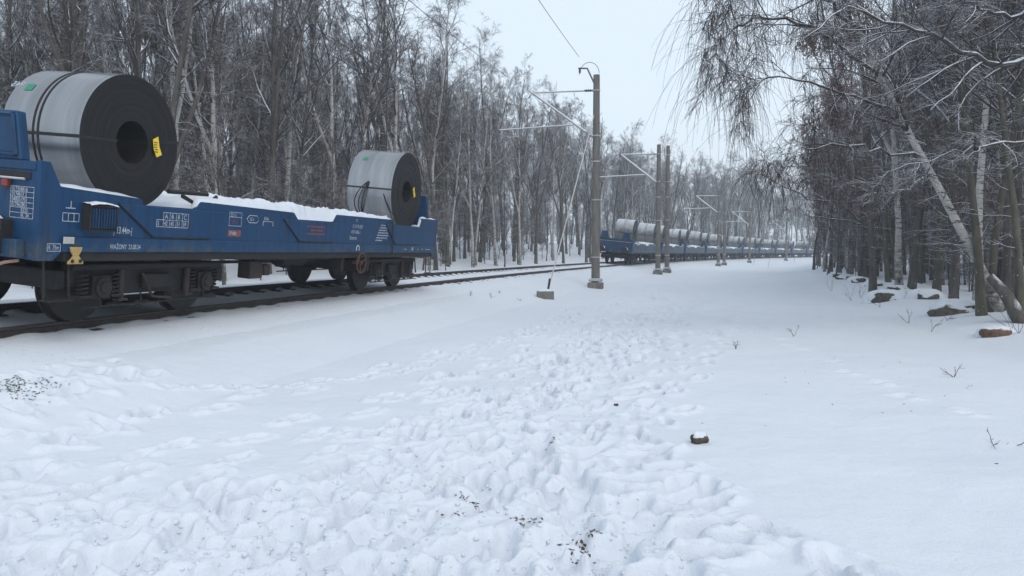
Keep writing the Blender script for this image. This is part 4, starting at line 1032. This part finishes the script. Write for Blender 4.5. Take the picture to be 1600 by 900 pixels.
mass('undergrowth', 'tangled bare undergrowth between the tree trunks', 'undergrowth', [merged(320 + i, 4.5, .03, 'dark', leaders=3, cb=.06, nl=24, twig=6, thick=1.2) for i in range(3)],
     region_points(10, [(130, -8, 120, -40, -21), (60, 0, 70, -20, -8), (60, 110, 240, -30, -10), (150, 12, 90, 15.6, 32), (60, 80, 170, 14.5, 24)]), 5, .5, 1.15)
# the birch that leans out over the field
bx, by, bz = on_ground(1562, 488)
tp = [at_depth(px, py, by + dy) - np.array([bx, by, bz]) for px, py, dy in ((1562, 486, 0), (1530, 412, 0), (1500, 358, -.1), (1465, 290, -.2), (1420, 208, -.5), (1380, 130, -.8), (1345, 50, -1.2), (1322, -20, -1.6), (1280, -90, -2.1), (1225, -140, -2.6))]
ct, cr, _ = tree_meshes(401, 12, .105, 'birch', trunk=tp, cb=.42, nl=30, twig=10)
def smooth_path(P, k, g, amp):
    P = np.array(P, float); n = len(P); t = np.linspace(0, n - 1, k); out = []
    for v in t:
        i = min(int(v), n - 2); f = v - i; p0, p1, p2, p3 = P[max(i - 1, 0)], P[i], P[i + 1], P[min(i + 2, n - 1)]
        out.append(.5 * (2 * p1 + (p2 - p0) * f + (2 * p0 - 5 * p1 + 4 * p2 - p3) * f * f + (3 * p1 - p0 - 3 * p2 + p3) * f ** 3))
    out = np.array(out); out[1:] += g.normal(size=out[1:].shape) * amp; return out
def limb(cr, P, r0, seed, m=9, droop=.2, strands=0):
    g = np.random.default_rng(seed); P = smooth_path(P, 18, g, .035)[None]; K = P.shape[1]; r = r0 * (1 - .85 * np.linspace(0, 1, K))[None]; cr.add(P, r, 6, 1)
    p, d, L, rr = kids(g, P, r, m + 5, .12, 1, R(40), .3, .30); B_ = grow(g, p, d, np.clip(L, .5, 2.4), 7, .13, .02, droop); br = taper(L, 7, np.clip(rr * .6, .006, .03), .25); cr.add(B_, br, 4, 1)
    p, d, L, rr = kids(g, B_, br, 8, .1, 1, R(42), .3, .5); C_ = grow(g, p, d, np.clip(L, .3, 1.4), 6, .17, .02, droop * 1.3); c2_ = taper(L, 6, np.full(len(L), .007), .4); cr.add(C_, c2_, 3)
    p, d, L, rr = kids(g, C_, c2_, 6, .1, 1, R(35), .3, .55); D_ = grow(g, p, d, np.clip(L, .25, 1.0), 5, .15, 0, droop * 1.8); cr.add(D_, taper(L, 5, np.full(len(L), .0040), .5), 3)
    if strands:
        i = g.integers(0, len(B_), strands); p = B_[i, g.integers(1, 7, strands)]; d = g.normal(size=(strands, 3)) * .5; d[:, 2] -= .4; L = g.uniform(.5, 1.7, strands)
        E_ = grow(g, p, d, L, 6, .10, -.35, .2); cr.add(E_, taper(L, 6, np.full(strands, .0030), .6), 3)
O = np.array([bx, by, bz])
def px_path(pts): return [at_depth(px, py, by + dy) - O for px, py, dy in pts]
limb(cr, px_path([(1400, 172, -.6), (1330, 150, -1.2), (1260, 128, -1.8), (1200, 122, -2.3), (1150, 150, -2.6)]), .035, 1, 10, .2, 150)
limb(cr, px_path([(1378, 122, -.8), (1300, 60, -1.4), (1230, 32, -2), (1160, 38, -2.4), (1130, 62, -2.8), (1112, 98, -3)]), .04, 2, 10, .2, 220)
limb(cr, px_path([(1350, 60, -1.1), (1290, 0, -1.6), (1210, -30, -2.2), (1150, -25, -2.8), (1118, 20, -3.2)]), .04, 3, 10, .2, 260)
limb(cr, px_path([(1440, 245, -.4), (1370, 235, -1.0), (1300, 225, -1.5), (1240, 235, -2.0), (1190, 265, -2.3)]), .03, 4, 9, .22, 200)
limb(cr, px_path([(1455, 270, -.4), (1400, 300, -.9), (1330, 290, -1.2), (1270, 262, -1.5)]), .028, 5, 9, .18, 60)
e = empty('birch_tree', (bx, by, bz)); tag(e, 'pale birch leaning far out over the field, drooping twigs against the sky', 'tree')
link('trunk', ct.mesh('trunk', M['bark_birch']), e); link('crown', cr.mesh('crown', M['twig_birch']), e)
# a tree whose long snowy limbs reach in over the field edge
x0, y0, z0 = on_ground(1640, 500); O = np.array([x0, y0, z0]); by = y0
ct, cr, _ = tree_meshes(402, 13, .17, 'dark', leaders=2, cb=.4, nl=24)
limb(cr, px_path([(1640, 80, 0), (1590, 98, -.4), (1530, 92, -.8), (1470, 60, -1.2), (1400, 38, -1.5), (1320, 18, -1.8), (1260, 60, -2)]), .06, 6, 10, .06)
limb(cr, px_path([(1640, 215, 0), (1580, 222, -.3), (1535, 226, -.5), (1490, 235, -.7), (1450, 252, -.9), (1390, 270, -1.1)]), .035, 7, 8, .03)
limb(cr, px_path([(1640, 10, 0), (1570, 25, -.3), (1500, 5, -.7), (1420, -15, -1.0)]), .045, 8, 9, .06)
e = empty('bare_tree', (x0, y0, z0)); tag(e, 'dark tree with long snow laden limbs reaching past the leaning birch', 'tree')
link('trunk', ct.mesh('trunk', M['bark_moss']), e); link('crown', cr.mesh('crown', M['twig']), e)
# low arching limb further along the edge of the wood
x0, y0, z0 = on_ground(1345, 436); O = np.array([x0, y0, z0]); by = y0
ct, cr, _ = tree_meshes(403, 9, .11, 'dark', leaders=2, cb=.3, nl=22)
limb(cr, px_path([(1345, 345, 0), (1310, 318, -.5), (1265, 312, -1), (1225, 290, -1.5), (1180, 268, -2.2), (1150, 250, -2.8)]), .05, 9, 10, .0)
limb(cr, px_path([(1345, 350, 0), (1300, 340, -.5), (1262, 338, -1), (1215, 322, -1.5)]), .035, 10, 8, .02)
e = empty('bare_tree', (x0, y0, z0)); tag(e, 'dark tree with low arching limb pointing towards the tail of the rake', 'tree')
link('trunk', ct.mesh('trunk', M['bark_dark']), e); link('crown', cr.mesh('crown', M['twig_red']), e)

# ------------------------------------------------------------------ stones, logs, twigs, litter
def stone_mesh(seed, a, b_, c, m, amp=1.0):
    import bmesh
    bm = bmesh.new(); bmesh.ops.create_icosphere(bm, subdivisions=3, radius=1)
    g = random.Random(seed); o = Vector((g.random() * 9, g.random() * 9, g.random() * 9))
    from mathutils import noise as mn
    for v in bm.verts:
        d = 1 + amp * (.55 * mn.noise(v.co * 1.2 + o) + .25 * mn.noise(v.co * 3.0 + o)); v.co = Vector((v.co.x * a * d, v.co.y * b_ * d, v.co.z * c * d))
    me = bpy.data.meshes.new('stone'); bm.to_mesh(me); bm.free(); me.materials.append(m)
    me.polygons.foreach_set('use_smooth', [True] * len(me.polygons)); return me
def snow_lump(seed, a, b_, h):
    n = 26; th = np.linspace(0, 2 * PI, n, endpoint=False); V = [(0, 0, h)]; rows = 7
    for k in range(1, rows + 1):
        q = k / rows
        for t in th:
            rr = q * (1 + .16 * float(vnoise(np.array([math.cos(t) * 1.4 + seed * 3.1]), np.array([math.sin(t) * 1.4]))[0]) * 2)
            V.append((a * rr * math.cos(t), b_ * rr * math.sin(t), h * (1 + .5 * float(vnoise(np.array([rr * math.cos(t) * 1.7 + seed * 2.3]), np.array([rr * math.sin(t) * 1.7 + seed]))[0]) * q) * (math.sqrt(max(0, 1 - q ** 2.4)) - .12 * (k == rows)) + .03 * float(vnoise(np.array([rr * math.cos(t) * 4 + seed]), np.array([rr * math.sin(t) * 4]))[0])))
    F3 = np.array([(0, 1 + i, 1 + (i + 1) % n) for i in range(n)]); F4 = np.array([(1 + k * n + i, 1 + (k + 1) * n + i, 1 + (k + 1) * n + (i + 1) % n, 1 + k * n + (i + 1) % n) for k in range(rows - 1) for i in range(n)])
    return mesh_np('snow_cap', np.array(V), [F3, F4], M['snow_soft'])
STONES = [  # px, py, half width m, label, material
    (1092, 692, .068, 'lone brown stone with a cap of snow, beside the trampled path', 'stone_brown'),
    (1556, 523, .25, 'reddish boulder bare on its face, under the leaning birch', 'stone_red'),
    (1494, 489, .42, 'long rounded snow covered boulder at the edge of the wood, left of the reddish boulder', 'stone'),
    (1446, 467, .40, 'domed snow covered boulder between two mossy trunks', 'stone'),
    (1416, 462, .30, 'grey boulder with bare side next to a domed snowy one', 'stone'),
    (1385, 470, .45, 'slab like boulder with dark face jutting from the bank', 'stone'),
    (1340, 441, .38, 'grey boulder capped with snow where the bank starts', 'stone'),
    (1322, 436, .36, 'brown boulder with steep snowy top in the far boulder row', 'stone'),
    (1306, 433, .34, 'small end boulder of the row, nearest the rake', 'stone'),
    (1365, 447, .34, 'low boulder half buried in snow in the middle of the row', 'stone'),
    (1470, 484, .22, 'little dark stone poking out below the domed boulder', 'stone'),
    (1400, 455, .32, 'boulder wedged behind the slab like one', 'stone'),
    (963, 634, .022, 'tiny pebble lying in the trampled path', 'stone_brown')]
for i, (px, py, hw, lb, mt) in enumerate(STONES):
    x, y, _ = on_ground(px, py); z = surf(x, y)
    o = empty('boulder' if hw > .1 else 'stone', (x, y, z), i * 1.3); tag(o, lb, 'boulder' if hw > .1 else 'stone', 'stones in the snow')
    big = hw > .1; hh = hw * (.62 if big else .8); o.rotation_euler.z = 0
    fr = Vector((-x, -y, 0)).normalized()
    st_ = link('rock', stone_mesh((i + 3 if mt != 'stone_red' else 57) if big else 52, hw, hw * .75, hh * (1.0 if big else 1.15), M[mt], (1.0 if mt != 'stone_red' else .75) if big else .8), o); st_.rotation_euler.z = i * 1.3 if mt != 'stone_red' else 0
    st_.location = ((fr.x if big else 0) * hw * .25, (fr.y if big else 0) * hw * .25, hh * (.5 if not big else (.12 if mt == 'stone_red' else -.02)))
    if big:
        red = mt == 'stone_red'
        cpo = link('snow_cap', snow_lump(i + 1, hw * (1.4 if big else .5), hw * (1.05 if big else .42), hh * 1.35 if big else .02), o)
        cpo.location = (-fr.x * hw * (.55 if red else .22), -fr.y * hw * (.55 if red else .22), -.06) if big else (-.012, .016, hh * 1.42)
        if not red: cpo.rotation_euler.z = .35 * math.sin(i * 2.1)
# fallen log at the foot of the leaning birch
x, y, z = on_ground(1600, 500)
pa, pb = at_depth(1546, 432, y), at_depth(1590, 494, y - .4)
lg = MB(); lg.bar([tuple(pa), tuple((pa + pb) / 2 + np.array([.04, 0, .05])), tuple(pb), tuple(pb + np.array([.2, -.1, -.35]))], [.08, .11, .13, .14], 10); lo = lg.build('fallen_log', M['bark_dark'], None, True)
tag(lo, 'dark fallen log with snow along its back, propped at the foot of the leaning birch', 'log')
def sprig(px, py, h, n, label, seed, m='dry_stem', spread=.5, cat='twig', group=None, name='dry_twig', r=.004):
    x, y, _ = on_ground(px, py); z = surf(x, y); g = np.random.default_rng(seed); c = Crown()
    d = g.normal(size=(n, 3)) * spread; d[:, 2] = 1; P = grow(g, np.zeros((n, 3)), d, np.full(n, h) * g.uniform(.6, 1.1, n), 6, .18, 0); rr = taper(np.ones(n), 6, np.full(n, r), .4); c.add(P, rr, 4)
    p, dd, L, r_ = kids(g, P, rr, 3, .3, .95, R(40), .2, .45); c.add(grow(g, p, dd, L, 4, .2), taper(L, 4, np.full(len(L), r * .6), .5), 3)
    o = link(name, c.mesh(name, M[m])); o.location = (x, y, z - .01); tag(o, label, cat, group)
sprig(1586, 694, .30, 1, 'single dry twig standing up out of the smooth snow', 3, spread=.3)
sprig(1552, 693, .17, 4, 'flat fan of dry twigs lying beside the upright twig', 5, spread=2.2)
for i, (px, py, h) in enumerate(((1330, 470, .7), (1345, 465, .5), (1300, 455, .6), (1420, 505, .4), (1455, 520, .35), (1490, 590, .2), (1480, 500, .4), (1375, 480, .5), (1240, 525, .25), (1150, 545, .2), (1592, 520, .8), (1580, 515, .7))):
    sprig(px, py, h, 3, 'thin dry weed stems poking out of the snow near the boulders', 20 + i, spread=.45, cat='weed', group='dry weeds in the snow', name='dry_weed', r=.005)
for i, (px, py, h) in enumerate(((700, 452, .2), (722, 458, .16), (735, 462, .2), (748, 455, .15), (768, 466, .18), (690, 462, .15), (780, 458, .14), (812, 470, .15))):
    sprig(px, py, h, 5, 'short dry grass stems poking out of the snow on the track side slope', 60 + i, spread=.7, cat='weed', group='dry grass on the track slope', name='dry_grass', r=.0035)
def litter(px, py, w, n, label, seed, m='litter', lift=0.004):
    x, y, _ = on_ground(px, py); g = np.random.default_rng(seed); V, F = [], []
    for i in range(n):
        a = g.random() * 6.28; cx, cy = x + g.normal() * w, y + g.normal() * w * 1.2; l, q = g.uniform(.006, .026), g.uniform(.003, .010)
        z = surf(cx, cy) + lift * .5 + g.uniform(-.004, .004); u = np.array([math.cos(a), math.sin(a), g.normal() * .25]); v = np.array([-math.sin(a), math.cos(a), g.normal() * .3]); c = np.array([cx, cy, z]); k = len(V); up = np.array([0, 0, .004])
        V += [c - u * l, c + v * q, c + u * l, c - v * q, c + up]; F += [(k, k + 1, k + 4), (k + 1, k + 2, k + 4), (k + 2, k + 3, k + 4), (k + 3, k, k + 4)]
    o = link('leaf_litter', mesh_np('leaf_litter', np.array(V), [np.array(F)], M[m], False)); tag(o, label, 'leaf litter', 'leaf litter in the snow', 'stuff')
litter(733, 775, .045, 60, 'dark leaf litter scuffed up beside a deep footprint', 1)
litter(700, 800, .035, 45, 'dark streak of leaf litter in the churned snow', 2)
litter(826, 818, .04, 40, 'thin scatter of litter in the trampled snow', 3)
litter(912, 835, .05, 34, 'bare earth and litter showing through a scraped footprint', 4)
litter(908, 858, .04, 18, 'litter crumbs below the scraped footprint', 5)
litter(765, 720, .03, 25, 'small litter patch on the path', 6)
litter(862, 690, .03, 20, 'faint litter crumbs farther along the path', 7)
litter(40, 603, .14, 120, 'dark green leaves and stones bare of snow beside the nearest wagon', 8, 'dark_leaf', .012)
litter(20, 612, .14, 90, 'dark litter in the bared patch beside the nearest wagon', 9)
litter(1300, 600, 1.6, 45, 'stray leaf bits blown over the smooth snow beside the path', 12)
litter(1010, 528, .25, 40, 'thin sticks trodden into the middle of the path', 10)

# ------------------------------------------------------------------ haze in the cold air
hz = MB(); hz.box(-420, 420, -60, 480, -6, 24); ho = hz.build('haze', M['wire']); ho.data.materials.clear()
hm = bpy.data.materials.new('haze_air'); hm.use_nodes = True; hm.node_tree.nodes.clear()
out = hm.node_tree.nodes.new('ShaderNodeOutputMaterial'); pv = hm.node_tree.nodes.new('ShaderNodeVolumePrincipled')
pv.inputs['Color'].default_value = (.86, .92, .98, 1); pv.inputs['Density'].default_value = .0013; pv.inputs['Anisotropy'].default_value = .2
hm.node_tree.links.new(pv.outputs[0], out.inputs['Volume']); ho.data.materials.append(hm)
tag(ho, 'thin cold winter haze filling the air', 'haze', None, 'stuff')
